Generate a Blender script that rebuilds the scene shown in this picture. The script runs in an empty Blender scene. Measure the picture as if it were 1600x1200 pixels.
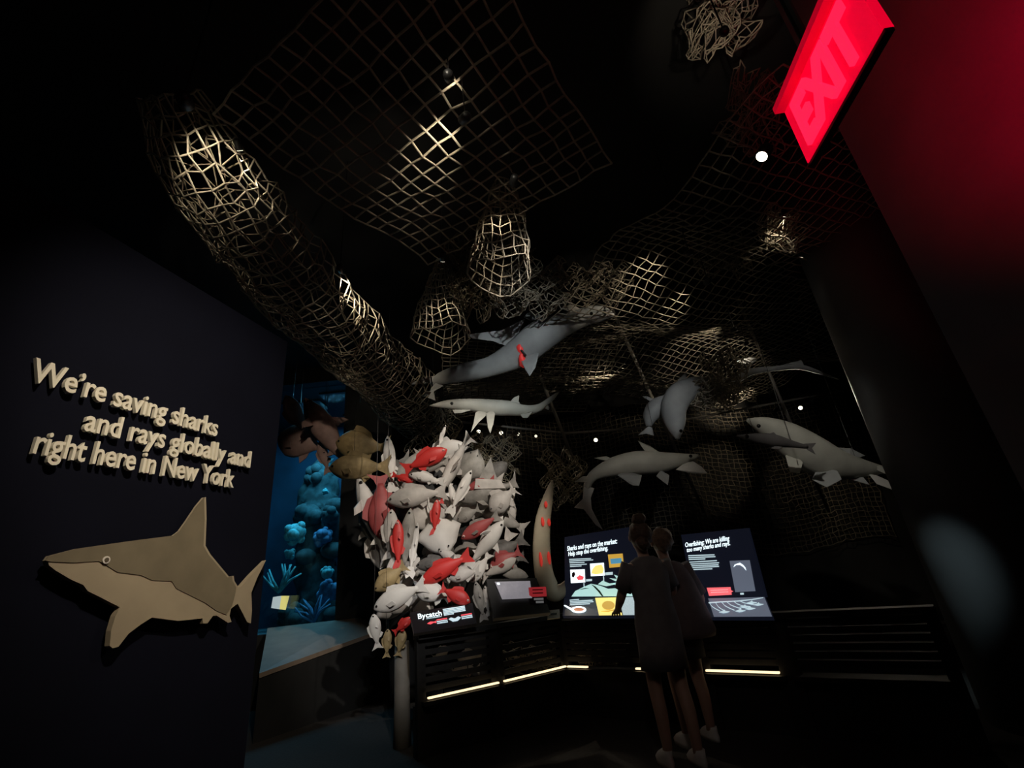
import bpy, bmesh, math, random
import numpy as np
from mathutils import Vector, Matrix
random.seed(7); rng = np.random.default_rng(7)
S = bpy.context.scene
COL = S.collection

# ---------------------------------------------------------------- camera, world, exposure
PITCH, ROLL, FPX, CAMH = math.radians(22.8), math.radians(5.8), 740.0, 1.3
FW = Vector((0, math.cos(PITCH), math.sin(PITCH)))
_u0 = Vector((0, -math.sin(PITCH), math.cos(PITCH)))
RT = Vector((1, 0, 0)) * math.cos(ROLL) - _u0 * math.sin(ROLL)
UP = _u0 * math.cos(ROLL) + Vector((1, 0, 0)) * math.sin(ROLL)
CAM = Vector((0, 0, CAMH))
cd = bpy.data.cameras.new('camera'); cam = bpy.data.objects.new('camera', cd); COL.objects.link(cam)
cd.sensor_fit = 'HORIZONTAL'; cd.angle_x = 2 * math.atan(800 / FPX); cd.clip_start = 0.02
_m = Matrix((RT, UP, -FW)).transposed().to_4x4(); _m.translation = CAM; cam.matrix_world = _m
S.camera = cam
S.view_settings.view_transform = 'Standard'; S.view_settings.look = 'None'
S.view_settings.gamma = 1.0; S.view_settings.use_curve_mapping = False
S.view_settings.exposure = 0.0
w = bpy.data.worlds.new('world'); S.world = w; w.use_nodes = True
w.node_tree.nodes['Background'].inputs[0].default_value = (0.6, 0.65, 0.8, 1)
w.node_tree.nodes['Background'].inputs[1].default_value = 0.002

def ray(px, py):
    d = FW * FPX + RT * (px - 800) + UP * (600 - py)
    return d / d.y
def at(px, py, Y): return CAM + ray(px, py) * Y
def atz(px, py, z):
    d = ray(px, py); return CAM + d * ((z - CAMH) / d.z)
def pxscale(P): return (P - CAM).dot(FW) / FPX          # metres per photo pixel at P

# ---------------------------------------------------------------- materials
MATS = {}
def mat(name, col, rough=0.7, var=0.0, scale=6.0, metal=0.0, bump=0.0, spec=0.5, emit=None, es=1.0, col2=None, trans=0.0):
    if name in MATS: return MATS[name]
    m = bpy.data.materials.new(name); m.use_nodes = True; nt = m.node_tree; b = nt.nodes['Principled BSDF']
    b.inputs['Base Color'].default_value = (*col, 1); b.inputs['Roughness'].default_value = rough
    b.inputs['Metallic'].default_value = metal; b.inputs['Specular IOR Level'].default_value = spec
    if trans: b.inputs['Transmission Weight'].default_value = trans
    if var or bump:
        tc = nt.nodes.new('ShaderNodeTexCoord'); nz = nt.nodes.new('ShaderNodeTexNoise')
        nz.inputs['Scale'].default_value = scale; nz.inputs['Detail'].default_value = 5
        nt.links.new(tc.outputs['Object'], nz.inputs['Vector'])
        if var:
            cr = nt.nodes.new('ShaderNodeValToRGB')
            c2 = col2 or tuple(c * (1 - var) for c in col)
            cr.color_ramp.elements[0].position = 0.35; cr.color_ramp.elements[0].color = (*c2, 1)
            cr.color_ramp.elements[1].position = 0.65; cr.color_ramp.elements[1].color = (*col, 1)
            nt.links.new(nz.outputs['Fac'], cr.inputs['Fac']); nt.links.new(cr.outputs['Color'], b.inputs['Base Color'])
        if bump:
            bp = nt.nodes.new('ShaderNodeBump'); bp.inputs['Strength'].default_value = bump; bp.inputs['Distance'].default_value = 0.02
            nt.links.new(nz.outputs['Fac'], bp.inputs['Height']); nt.links.new(bp.outputs['Normal'], b.inputs['Normal'])
    if emit:
        b.inputs['Emission Color'].default_value = (*emit, 1); b.inputs['Emission Strength'].default_value = es
    MATS[name] = m; return m

M_wallr = mat('wall_near_black', (0.07, 0.06, 0.06), 0.7, 0.2, 3)
M_black = mat('black_paint', (0.012, 0.012, 0.012), 0.6, 0.3, 4)
M_ceil = mat('ceiling_black', (0.01, 0.01, 0.01), 0.9, 0.3, 2)
M_floor = mat('floor_carpet', (0.024, 0.02, 0.017), 0.9, 0.4, 40, bump=0.3)
M_navy = mat('navy_wall', (0.0042, 0.005, 0.0125), 0.85, 0.15, 3, bump=0.05, spec=0.12)
M_back = mat('back_wall', (0.012, 0.011, 0.009), 0.9, 0.4, 2)
M_col = mat('column_paint', (0.13, 0.135, 0.14), 0.5, 0.15, 3)
M_letter = mat('letter_cream', (0.88, 0.83, 0.70), 0.5, 0.06, 9)
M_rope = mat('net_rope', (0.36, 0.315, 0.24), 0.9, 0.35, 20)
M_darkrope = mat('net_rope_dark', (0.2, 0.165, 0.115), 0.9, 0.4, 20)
M_pale = mat('fish_pale', (0.58, 0.54, 0.5), 0.6, 0.28, 7, bump=0.15)
M_white = mat('fish_white', (0.72, 0.69, 0.65), 0.6, 0.15, 6, bump=0.12)
M_grey = mat('fish_grey', (0.33, 0.31, 0.28), 0.6, 0.4, 9, bump=0.2)
M_dgrey = mat('fish_dark_grey', (0.14, 0.13, 0.12), 0.6, 0.4, 14, bump=0.2)
M_tan = mat('fish_tan', (0.42, 0.31, 0.15), 0.6, 0.35, 12, bump=0.2)
M_mauve = mat('fish_mauve', (0.34, 0.22, 0.2), 0.7, 0.3, 8, bump=0.2)
M_red = mat('fish_red', (0.62, 0.035, 0.03), 0.5, 0.15, 6, bump=0.08)
M_pink = mat('fish_faded_red', (0.42, 0.075, 0.075), 0.55, 0.3, 6, bump=0.08)
M_shark = mat('shark_grey', (0.34, 0.35, 0.35), 0.55, 0.22, 5, bump=0.12)
M_shark2 = mat('shark_pale', (0.55, 0.54, 0.48), 0.55, 0.22, 4, bump=0.12)
M_sharkd = mat('shark_dark', (0.13, 0.12, 0.12), 0.6, 0.25, 6, bump=0.1)
M_eye = mat('eye_black', (0.01, 0.01, 0.01), 0.2)
M_eyew = mat('eye_ring', (0.8, 0.75, 0.7), 0.4)
M_metal = mat('lamp_housing', (0.02, 0.02, 0.02), 0.4, metal=0.5)
M_steel = mat('brushed_steel', (0.4, 0.38, 0.33), 0.35, 0.2, 30, metal=0.8)
M_lens = mat('lamp_lens', (1, 0.95, 0.8), 0.3, emit=(1, 0.9, 0.7), es=3.5)
M_lensdim = mat('lamp_lens_dim', (1, 0.95, 0.8), 0.3, emit=(1, 0.9, 0.7), es=1.2)
M_pipe = mat('pipe_grey', (0.3, 0.28, 0.25), 0.5, 0.2, 10)

# ---------------------------------------------------------------- object helpers
def tag(o, label=None, cat=None, group=None, kind=None):
    if label: o['label'] = label
    if cat: o['category'] = cat
    if group: o['group'] = group
    if kind: o['kind'] = kind
    return o
def thing(name, label, cat, loc=(0, 0, 0), group=None, kind=None):
    o = bpy.data.objects.new(name, None); COL.objects.link(o); o.location = loc; o.empty_display_size = 0.1
    return tag(o, label, cat, group, kind)
def mesh(name, V, F, m, parent=None, smooth=False, label=None):
    """vertices in world space; stored relative to the top-level parent's location"""
    me = bpy.data.meshes.new(name); off = Vector((0, 0, 0)); p = parent
    while p is not None: off = off + p.location; p = p.parent
    if parent is None:
        c = Vector((0, 0, 0))
        for v in V: c += Vector(v)
        off = c / len(V); off.z = min(v[2] for v in V)
    me.from_pydata([(v[0] - off.x, v[1] - off.y, v[2] - off.z) for v in V], [], F); me.update()
    if smooth: me.polygons.foreach_set('use_smooth', [True] * len(me.polygons))
    me.materials.append(m)
    o = bpy.data.objects.new(name, me); COL.objects.link(o)
    if parent is None: o.location = off
    else: o.parent = parent
    if label: o['label'] = label
    return o
def fixn(V, F):
    bm = bmesh.new(); vs = [bm.verts.new(v) for v in V]
    for f in F:
        try: bm.faces.new([vs[i] for i in f])
        except ValueError: pass
    bmesh.ops.recalc_face_normals(bm, faces=bm.faces); bm.verts.index_update()
    F2 = [[v.index for v in f.verts] for f in bm.faces]; bm.free(); return F2
class G:                                                  # geometry collector (world space)
    def __init__(s): s.V = []; s.F = []
    def add(s, V, F):
        n = len(s.V); s.V += [Vector(v) for v in V]; s.F += [[i + n for i in f] for f in F]; return s
    def hexa(s, c):                                       # 8 corners: bottom 4, top 4
        return s.add(c, [[3, 2, 1, 0], [4, 5, 6, 7], [0, 1, 5, 4], [1, 2, 6, 5], [2, 3, 7, 6], [3, 0, 4, 7]])
    def box(s, x0, x1, y0, y1, z0, z1):
        return s.hexa([(x0, y0, z0), (x1, y0, z0), (x1, y1, z0), (x0, y1, z0), (x0, y0, z1), (x1, y0, z1), (x1, y1, z1), (x0, y1, z1)])
    def bar(s, a, b, wd, ht, up=Vector((0, 0, 1))):       # box bar from a to b
        a, b = Vector(a), Vector(b); t = (b - a).normalized(); sd = t.cross(up).normalized(); u = sd.cross(t)
        q = lambda P, i, j: P + sd * (i * wd / 2) + u * (j * ht / 2)
        return s.hexa([q(a, -1, -1), q(a, 1, -1), q(b, 1, -1), q(b, -1, -1), q(a, -1, 1), q(a, 1, 1), q(b, 1, 1), q(b, -1, 1)])
    def tube(s, pts, rad, n=8, cap=True):
        pts = [Vector(p) for p in pts]; k = len(pts)
        rad = rad if isinstance(rad, (list, tuple)) else [rad] * k
        V = []; F = []; ref = Vector((0.31, 0.2, 0.93))
        for i, p in enumerate(pts):
            t = (pts[min(i + 1, k - 1)] - pts[max(i - 1, 0)]).normalized()
            a = t.cross(ref).normalized(); b = t.cross(a)
            V += [p + (a * math.cos(2 * math.pi * j / n) + b * math.sin(2 * math.pi * j / n)) * rad[i] for j in range(n)]
        for i in range(k - 1):
            for j in range(n): F.append([i * n + j, i * n + (j + 1) % n, (i + 1) * n + (j + 1) % n, (i + 1) * n + j])
        if cap: F += [list(range(n))[::-1], [(k - 1) * n + j for j in range(n)]]
        return s.add(V, F)
    def plate(s, pts, nrm, th):                           # closed polygon extruded both ways
        pts = [Vector(p) for p in pts]; n = len(pts); o = Vector(nrm).normalized() * (th / 2)
        V = [p + o for p in pts] + [p - o for p in pts]
        F = [list(range(n)), [n + i for i in range(n)][::-1]] + [[(i + 1) % n, i, n + i, n + (i + 1) % n] for i in range(n)]
        return s.add(V, fixn(V, F))
    def ball(s, c, rx, ry=None, rz=None, nu=12, nv=8):
        ry = ry or rx; rz = rz or rx; c = Vector(c); V = []; F = []
        for i in range(1, nv):
            a = math.pi * i / nv
            for j in range(nu):
                b = 2 * math.pi * j / nu
                V.append(c + Vector((rx * math.sin(a) * math.cos(b), ry * math.sin(a) * math.sin(b), rz * math.cos(a))))
        V += [c + Vector((0, 0, rz)), c - Vector((0, 0, rz))]; t = len(V) - 2
        for i in range(nv - 2):
            for j in range(nu): F.append([i * nu + j, (i + 1) * nu + j, (i + 1) * nu + (j + 1) % nu, i * nu + (j + 1) % nu])
        for j in range(nu):
            F.append([t, j, (j + 1) % nu]); F.append([t + 1, (nv - 2) * nu + (j + 1) % nu, (nv - 2) * nu + j])
        return s.add(V, F)
    def out(s, name, m, parent=None, smooth=False, label=None): return mesh(name, s.V, s.F, m, parent, smooth, label)
def struct(o, label, cat): return tag(o, label, cat, kind='structure')

def catmull(P, sub):
    """interpolate list of equal-length tuples"""
    P = [np.array(p, float) for p in P]; out = []
    for i in range(len(P) - 1):
        a, b, c, d = P[max(i - 1, 0)], P[i], P[i + 1], P[min(i + 2, len(P) - 1)]
        for k in range(sub):
            t = k / sub
            out.append(0.5 * ((2 * b) + (c - a) * t + (2 * a - 5 * b + 4 * c - d) * t * t + (3 * b - a - 3 * c + d) * t ** 3))
    out.append(P[-1]); return out
def loft(pts, hs, ratio=0.8, n=14, sub=4):
    """round body along world points with half heights (metres); lateral axis towards the viewer side"""
    R = catmull([(*p, h) for p, h in zip(pts, hs)], sub); V = []; F = []; k = len(R)
    for i, r in enumerate(R):
        p = Vector(r[:3]); h = max(r[3], 0.002)
        t = (Vector(R[min(i + 1, k - 1)][:3]) - Vector(R[max(i - 1, 0)][:3])).normalized()
        lat = (CAM - p).normalized(); lat = (lat - t * lat.dot(t)).normalized(); u = lat.cross(t)
        V += [p + u * (h * math.cos(2 * math.pi * j / n)) + lat * (h * ratio * math.sin(2 * math.pi * j / n)) for j in range(n)]
    for i in range(k - 1):
        for j in range(n): F.append([i * n + j, i * n + (j + 1) % n, (i + 1) * n + (j + 1) % n, (i + 1) * n + j])
    F += [list(range(n))[::-1], [(k - 1) * n + j for j in range(n)]]
    return V, fixn(V, F)

def make_net(name, P, rad, m, label, group=None, jit=0.008, drop=0.0, avoid=None):
    """P: (n,m,3) grid of knots -> three-sided strands along every edge; one net"""
    P = np.array(P, float); P = P + rng.normal(0, jit, P.shape)
    E0 = np.concatenate([P[:-1].reshape(-1, 3), P[:, :-1].reshape(-1, 3)]); E1 = np.concatenate([P[1:].reshape(-1, 3), P[:, 1:].reshape(-1, 3)])
    if drop:
        k = rng.random(len(E0)) > drop; E0 = E0[k]; E1 = E1[k]
    if avoid:
        k = np.hypot(E0[:, 0] - avoid[0], E0[:, 1] - avoid[1]) > avoid[2]; E0 = E0[k]; E1 = E1[k]
    T = E1 - E0; L = np.linalg.norm(T, axis=1, keepdims=True); T = T / np.maximum(L, 1e-6)
    ref = np.where(np.abs(T[:, 2:3]) > 0.9, np.array([[1.0, 0, 0]]), np.array([[0, 0, 1.0]]))
    A = np.cross(T, ref); A /= np.linalg.norm(A, axis=1, keepdims=True); B = np.cross(T, A)
    V = []
    for e in (E0 - T * rad * 0.5, E1 + T * rad * 0.5):
        for k in range(3):
            a = 2 * math.pi * k / 3; V.append(e + (A * math.cos(a) + B * math.sin(a)) * rad)
    V = np.stack(V, 1).reshape(-1, 3); ne = len(E0)
    base = np.arange(ne)[:, None] * 6
    F = np.concatenate([base + np.array([[k, (k + 1) % 3, 3 + (k + 1) % 3, 3 + k]]) for k in range(3)])
    c = V.mean(0); c[2] = V[:, 2].min()
    me = bpy.data.meshes.new(name); me.from_pydata((V - c).tolist(), [], F.tolist()); me.update(); me.materials.append(m)
    me.polygons.foreach_set('use_smooth', [True] * len(me.polygons))
    o = bpy.data.objects.new(name, me); COL.objects.link(o); o.location = c
    return tag(o, label, 'net', group)

def text_mesh(body, size, extrude=0.0, offset=0.0):
    c = bpy.data.curves.new('t', 'FONT'); c.body = body; c.size = size; c.extrude = extrude; c.offset = offset; c.resolution_u = 3
    o = bpy.data.objects.new('t', c); COL.objects.link(o); bpy.context.view_layer.update()
    ev = o.evaluated_get(bpy.context.evaluated_depsgraph_get()); me = ev.to_mesh()
    V = [v.co.copy() for v in me.vertices]; F = [list(p.vertices) for p in me.polygons]
    ev.to_mesh_clear(); bpy.data.objects.remove(o); bpy.data.curves.remove(c)
    return V, F
def text_between(body, A, B, upv, cap, extrude=0.0, offset=0.0, nrm=None):
    """flat or raised text whose baseline runs from A to B with cap height cap; returns world V, F"""
    V, F = text_mesh(body, 1.0, 1.0, offset); Vc, _ = text_mesh('H', 1.0, 0, 0)
    H = max(v.y for v in Vc); x0 = min(v.x for v in V); x1 = max(v.x for v in V)
    A, B = Vector(A), Vector(B); ax = (B - A); n = nrm.normalized() if nrm else ax.cross(upv).normalized()
    u = Vector(upv).normalized()
    W = [A + ax * ((v.x - x0) / (x1 - x0)) + u * (v.y / H * cap) + n * (v.z * extrude) for v in V]
    return W, F
def islands(V, F):
    par = list(range(len(V)))
    def fd(i):
        while par[i] != i: par[i] = par[par[i]]; i = par[i]
        return i
    for f in F:
        for i in f[1:]: par[fd(i)] = fd(f[0])
    g = {}
    for f in F: g.setdefault(fd(f[0]), []).append(f)
    return list(g.values())

# ---------------------------------------------------------------- lamps
def spot(name, P, T, power, cone, label, blend=0.6, col=(1.0, 0.86, 0.66), r=0.045, ln=0.13, lens=None, lrad=0.025, group=None, cat='lamp', hang=True):
    P, T = Vector(P), Vector(T); d = (T - P).normalized()
    t = thing(name, label, cat, P, group)
    G().tube([P - d * ln, P - d * ln * 0.8, P - d * 0.004], [r * 0.7, r, r], 12).out('housing', M_metal, t, True)
    G().tube([P - d * 0.012, P - d * 0.001], r * 0.82, 12).out('lens', lens or M_lens, t)
    G().bar(P - d * ln * 0.55, (lambda q: Vector((q.x, q.y, 5.4)))(P) if hang else P - d * ln * 0.55 + Vector((0, 0, 0.16)), 0.007, 0.007, Vector((1, 0, 0))).out('bracket', M_metal, t)
    l = bpy.data.lights.new(name + '_light', 'SPOT'); l.energy = power * (2.5 if name == 'spotlight' else 1.0); l.color = col; l.spot_size = math.radians(cone); l.spot_blend = blend; l.shadow_soft_size = lrad
    lo = bpy.data.objects.new('light', l); COL.objects.link(lo); lo.parent = t
    lo.location = d * 0.03; lo.rotation_euler = d.to_track_quat('-Z', 'Y').to_euler()
    return t

# ================================================================ ROOM SHELL
struct(G().box(-9, 8, -3, 13, -0.1, 0).out('floor', M_floor), 'dark carpeted floor of the gallery', 'floor')
struct(G().box(-9, 8, -3, 13, 5.4, 5.5).out('ceiling', M_ceil), 'black ceiling high above the nets', 'ceiling')
struct(G().box(-2.4, 8, 9.6, 9.75, 0, 5.4).out('wall_back', M_back), 'dark back wall behind the hanging sharks', 'wall')
struct(G().box(7.85, 8, 2.2, 9.6, 0, 5.4).out('wall_far_side', M_black), 'black side wall far behind the pillar', 'wall')
struct(G().box(1.95, 2.1, -2.5, 1.95, 0, 5.4).out('wall_right', M_wallr), 'black wall beside the red exit sign', 'wall')
struct(G().box(-9, 8, -3.1, -3, 0, 5.4).out('wall_behind', M_black), 'black wall behind the viewer', 'wall')
struct(G().box(-9.1, -9, -3, 13, 0, 5.4).out('wall_far_left', M_black), 'black wall past the text wall', 'wall')
# text wall
WD = Vector((0.2503, 0.9682, 0)); WN = Vector((0.9682, -0.2503, 0)); WDIST = 2.4
def onwall(px, py, off=0.0):
    d = ray(px, py); t = (-(WDIST - off) - WN.dot(CAM)) / WN.dot(d); return CAM + d * t
e = onwall(422, 800); e.z = 0; s0 = e - WD * 4.6
g = G(); b = -WN * 0.18
g.hexa([s0, e, e + b, s0 + b] + [p + Vector((0, 0, 3.15)) for p in (s0, e, e + b, s0 + b)])
struct(g.out('wall_left', M_navy), 'dark navy wall panel carrying raised lettering', 'wall')
# round pillar on the right, its left outline on the ray of px (1420, 850)
cx, cy, cr = 3.82, 4.2, 0.55
g = G(); g.tube([(cx, cy, 0), (cx, cy, 5.4)], cr, 48)
struct(g.out('column', M_col, None, True), 'tall round dark pillar at the right of the displays', 'column')

# ---------------------------------------------------------------- aquarium
AY = 8.0
aL, aR = at(300, 800, AY).x, at(531, 800, AY).x; aB, aT = at(480, 985, AY).z, 5.1
g = G()
g.box(aR, -2.2, AY, AY + 0.2, 0, 5.4); g.box(aL - 0.4, aL, AY, AY + 0.2, 0, 5.4)
g.box(aL, aR, AY, AY + 0.2, 0, aB); g.box(aL, aR, AY, AY + 0.2, aT, 5.4)
struct(g.out('wall_aquarium', M_black), 'black wall framing the blue aquarium window', 'wall')
struct(G().box(-2.4, -2.2, AY + 0.2, 9.6, 0, 5.4).out('wall_return', M_black), 'black return wall beside the aquarium', 'wall')
M_water = mat('tank_blue', (0.010, 0.065, 0.125), 0.8, 0.5, 1.2)
M_sand = mat('tank_floor', (0.05, 0.14, 0.17), 0.9, 0.4, 3)
t = thing('aquarium_tank', 'tall blue lit aquarium tank behind the text wall', 'aquarium', ((aL + aR) / 2, AY + 1.3, aB))
G().box(aL - 0.3, aR + 0.35, AY + 2.6, AY + 2.7, aB, aT).out('back_panel', M_water, t)
G().box(aR + 0.35, aR + 0.45, AY + 0.2, AY + 2.7, aB, aT).out('side_panel', M_water, t)
G().box(aL - 0.4, aL - 0.3, AY + 0.2, AY + 2.7, aB, aT).out('side_panel', M_water, t)
G().box(aL - 0.3, aR + 0.35, AY + 0.2, AY + 2.6, aB - 0.06, aB).out('tank_floor', M_sand, t)
G().box(aL - 0.3, aR + 0.35, AY + 0.2, AY + 2.7, aT, aT + 0.06).out('tank_lid', M_black, t)
gm = bpy.data.materials.new('tank_glass'); gm.use_nodes = True; nt = gm.node_tree; nt.nodes.clear()
o_ = nt.nodes.new('ShaderNodeOutputMaterial'); mx = nt.nodes.new('ShaderNodeMixShader'); tr = nt.nodes.new('ShaderNodeBsdfTransparent')
gl = nt.nodes.new('ShaderNodeBsdfGlossy'); gl.inputs['Roughness'].default_value = 0.03; mx.inputs[0].default_value = 0.06
tr.inputs[0].default_value = (0.8, 0.93, 0.97, 1)
nt.links.new(tr.outputs[0], mx.inputs[1]); nt.links.new(gl.outputs[0], mx.inputs[2]); nt.links.new(mx.outputs[0], o_.inputs[0])
G().box(aL, aR, AY + 0.205, AY + 0.235, aB, aT).out('glass_pane', gm, t)
for k, (xx, yy, pw) in enumerate([(-4.3, AY + 1.0, 26), (-3.4, AY + .7, 60), (-3.4, AY + 2.0, 12)]):
    l = bpy.data.lights.new('tank_light', 'AREA'); l.shape = 'RECTANGLE'; l.size = 0.8; l.size_y = 0.4; l.energy = pw; l.color = (0.20, 0.70, 1.0)
    lo = bpy.data.objects.new('tank_light', l); COL.objects.link(lo); lo.parent = t; lo.location = Vector((xx, yy, aT - 0.04)) - t.location
    G().box(xx - 0.4, xx + 0.4, yy - 0.2, yy + 0.2, aT - 0.035, aT - 0.001).out('light_bar', M_metal, t)
# sloping sill before the tank
M_sill = mat('sill_grey', (0.22, 0.17, 0.13), 0.6, 0.2, 5)
q = [at(405, 1056, 6.0), at(606, 983, 7.7), at(560, 968, 7.98), at(418, 984, 7.98)]
g = G(); g.plate(q, (0, -0.15, 1), 0.05)
tag(g.out('viewing_sill', M_sill), 'sloping grey sill lit teal below the aquarium', 'sill')
g = G(); a, b_ = q[0], q[1]
g.hexa([Vector((a.x, a.y, 0)), Vector((b_.x, b_.y, 0)), Vector((q[2].x, q[2].y, 0)), Vector((q[3].x, q[3].y, 0))] + [p - Vector((0, 0, 0.035)) for p in q])
tag(g.out('sill_base', M_black), 'black solid base under the sloping aquarium sill', 'base')

M_c1 = mat('coral_cyan', (0.2, 0.75, 0.8), 0.7, 0.5, 14, bump=0.5); M_c2 = mat('coral_blue', (0.12, 0.32, 0.55), 0.7, 0.5, 12, bump=0.5)
M_c3 = mat('coral_rock', (0.06, 0.13, 0.14), 0.9, 0.6, 6, bump=0.6)
t = thing('reef_rock', 'tall dark reef rock rising through the aquarium', 'rock', at(500, 985, 9.9))
V, F = loft([at(*q, 9.95) for q in [(498, 990), (503, 930), (492, 880), (500, 830), (498, 780), (506, 735), (510, 715)]], [.5, .42, .36, .42, .38, .26, .05], .7, 18, 5)
V = [v + Vector((rng.normal(0, .035), rng.normal(0, .035), rng.normal(0, .035))) for v in V]; mesh('rock_column', V, F, M_c3, t, True)
for q in [(475, 800), (478, 870), (520, 860), (524, 790), (465, 960), (485, 950), (520, 960)]:
    c = at(*q, 9.7); G().ball(c, rng.uniform(.15, .26), None, rng.uniform(.12, .2)).out('rock_ledge', M_c3, t, True)
def coral(px, py, Y, rp, m, label, lumps=9):
    c = at(px, py, Y); r = rp * pxscale(c); t = thing('coral', label, 'coral', c)
    G().ball(c, r * 0.75, r * 0.7, r * 0.7).out('core', m, t, True)
    for k in range(lumps):
        v = Vector(rng.normal(0, 1, 3)).normalized(); G().ball(c + v * r * 0.62, r * rng.uniform(.28, .45), None, None, 8, 6).out('lobe', m, t, True)
coral(462, 832, 9.0, 20, M_c1, 'bright cyan round coral nearest the text wall edge')
coral(505, 838, 9.4, 17, M_c2, 'blue-grey coral head right of the bright cyan coral')
coral(484, 806, 9.7, 26, M_c3, 'dark rocky coral above the two round corals')
coral(516, 806, 9.5, 17, M_c3, 'dark green coral at the right aquarium edge')
coral(453, 866, 9.2, 10, M_c1, 'small cyan coral under the bright round coral', 6)
coral(511, 896, 9.0, 12, M_c1, 'light blue coral low at the right glass edge', 6)
coral(513, 925, 9.2, 20, M_c2, 'blue coral mound at the lower right of tank')
coral(455, 965, 9.1, 24, M_c3, 'dark rock at the tank floor by the wall')
coral(508, 768, 9.2, 6, M_c1, 'tiny pale teal coral on the upper rock', 5)
coral(500, 745, 9.9, 24, M_c3, 'dark rock outcrop highest in the aquarium')
def branch_coral(px, py, Y, hp, m, label):
    c = at(px, py, Y); h = hp * pxscale(c); t = thing('branching_coral', label, 'coral', c)
    for k in range(9):
        a = rng.uniform(-1.1, 1.1); p1 = c + Vector((math.sin(a) * h * .45, rng.uniform(-.1, .1), math.cos(a) * h * .5)); a2 = a + rng.uniform(-.6, .6)
        p2 = p1 + Vector((math.sin(a2) * h * .4, rng.uniform(-.05, .05), math.cos(a2) * h * .45))
        G().tube([c, p1, p2], [h * .06, h * .045, h * .025], 6).out('branch', m, t, True)
branch_coral(490, 972, 8.8, 42, M_c2, 'grey-teal branching coral on the tank floor')
branch_coral(436, 925, 8.7, 45, M_c1, 'cyan branching coral cut off by the text wall')
M_cardw = mat('label_white', (0.6, 0.8, 0.85), 0.5, emit=(0.7, 0.85, 0.9), es=0.35); M_cardy = mat('label_yellow', (0.8, 0.75, 0.2), 0.5, emit=(0.9, 0.85, 0.3), es=0.5)
t = thing('aquarium_label', 'small lit white and yellow label low on the aquarium', 'sign', at(440, 942, 8.06))
n_ = (0, -1, 0.1)
G().plate([at(427, 933, 8.06), at(440, 931, 8.06), at(437, 952, 8.06), at(424, 950, 8.06)], n_, 0.015).out('white_panel', M_cardw, t)
G().plate([at(440, 931, 8.06), at(452, 931, 8.06), at(446, 953, 8.06), at(437, 952, 8.06)], n_, 0.015).out('yellow_panel', M_cardy, t)

# ================================================================ WALL LETTERING AND SHARK CUT-OUT
LT = thing('wall_lettering', "raised cream letters reading We're saving sharks and rays globally", 'lettering', onwall(200, 680))
capW = (onwall(36.7, 556) - onwall(43.5, 594)).length * 0.97
for body, a, b_ in [("We\u2019re saving sharks", (43, 594), (337, 682)), ("and rays globally and", (128, 672), (389, 731)), ("right here in New York", (48, 708), (363, 762))]:
    A, B = onwall(*a, 0.03), onwall(*b_, 0.03)
    zup = Vector((0, 0, 1))
    V, F = text_between(body, A, B, zup, capW, 0.010, 0.014, WN)
    ax = (B - A).normalized(); grp = []
    for isl in islands(V, F):
        ids = sorted({i for f in isl for i in f}); xs = [(V[i] - A).dot(ax) for i in ids]; grp.append([min(xs), max(xs), isl])
    grp.sort(key=lambda z: z[0]); merged = []
    for q in grp:
        if merged and q[0] < merged[-1][1] - 0.6 * min(q[1] - q[0], merged[-1][1] - merged[-1][0]):
            merged[-1][1] = max(merged[-1][1], q[1]); merged[-1][2] = merged[-1][2] + q[2]
        else: merged.append(list(q))
    for x0, x1, fs in merged:
        ids = sorted({i for f in fs for i in f}); mp = {i: k for k, i in enumerate(ids)}
        mesh('letter', [V[i] for i in ids], [[mp[i] for i in f] for f in fs], M_letter, LT)
out = [(153,820),(165,805),(260,780),(420,757),(590,735),(612,720),(640,680),(670,635),(695,605),(697,680),(693,770),(710,800),(760,860),(775,878),(790,873),(792,890),(805,912),(815,910),(850,870),(900,820),(870,880),(850,930),(852,990),(848,1035),(835,1030),(820,1000),(803,968),(780,985),(775,1010),(782,1030),(770,1033),(730,1008),(718,1010),(700,1035),(685,1035),(683,1018),(600,1027),(510,1015),(470,1040),(430,1070),(395,1115),(375,1120),(365,1112),(370,1060),(385,1010),(400,980),(380,970),(330,945),(290,925),(275,905),(230,885),(180,855),(158,838)]
cw = lambda q, off: onwall(q[0] / 2.182, 500 + q[1] / 2.182, off)
WS = thing('shark_cutout', 'flat brown shark cut-out mounted on the navy wall below the lettering', 'shark cutout', onwall(220, 900))
G().plate([cw(q, 0.05) for q in out], WN, 0.03).out('panel', mat('cutout_tan', (0.42, 0.35, 0.25), 0.55, 0.12, 5), WS, label='tan belly and fins of the shark cut-out')
dark = out[:16] + [(805,912),(800,940),(790,975),(770,1005),(735,990),(700,965),(640,935),(600,915),(585,890),(520,888),(480,870),(400,860),(360,835),(335,822),(250,828),(170,824)]
G().plate([cw(q, 0.067) for q in dark], WN, 0.004).out('back_colour', mat('cutout_brown', (0.22, 0.185, 0.125), 0.55, 0.2, 7), WS, label='darker brown back of the shark cut-out')
ec = cw((361, 818), 0.072)
g = G(); g.tube([ec, ec + WN * 0.004], 0.016, 14); ey = g.out('eye', M_eyew, WS)
g = G(); g.tube([ec + WN * 0.004, ec + WN * 0.007], 0.009, 12); g.out('pupil', mat('cutout_pupil', (0.12, 0.1, 0.07), 0.4), ey)

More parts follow.
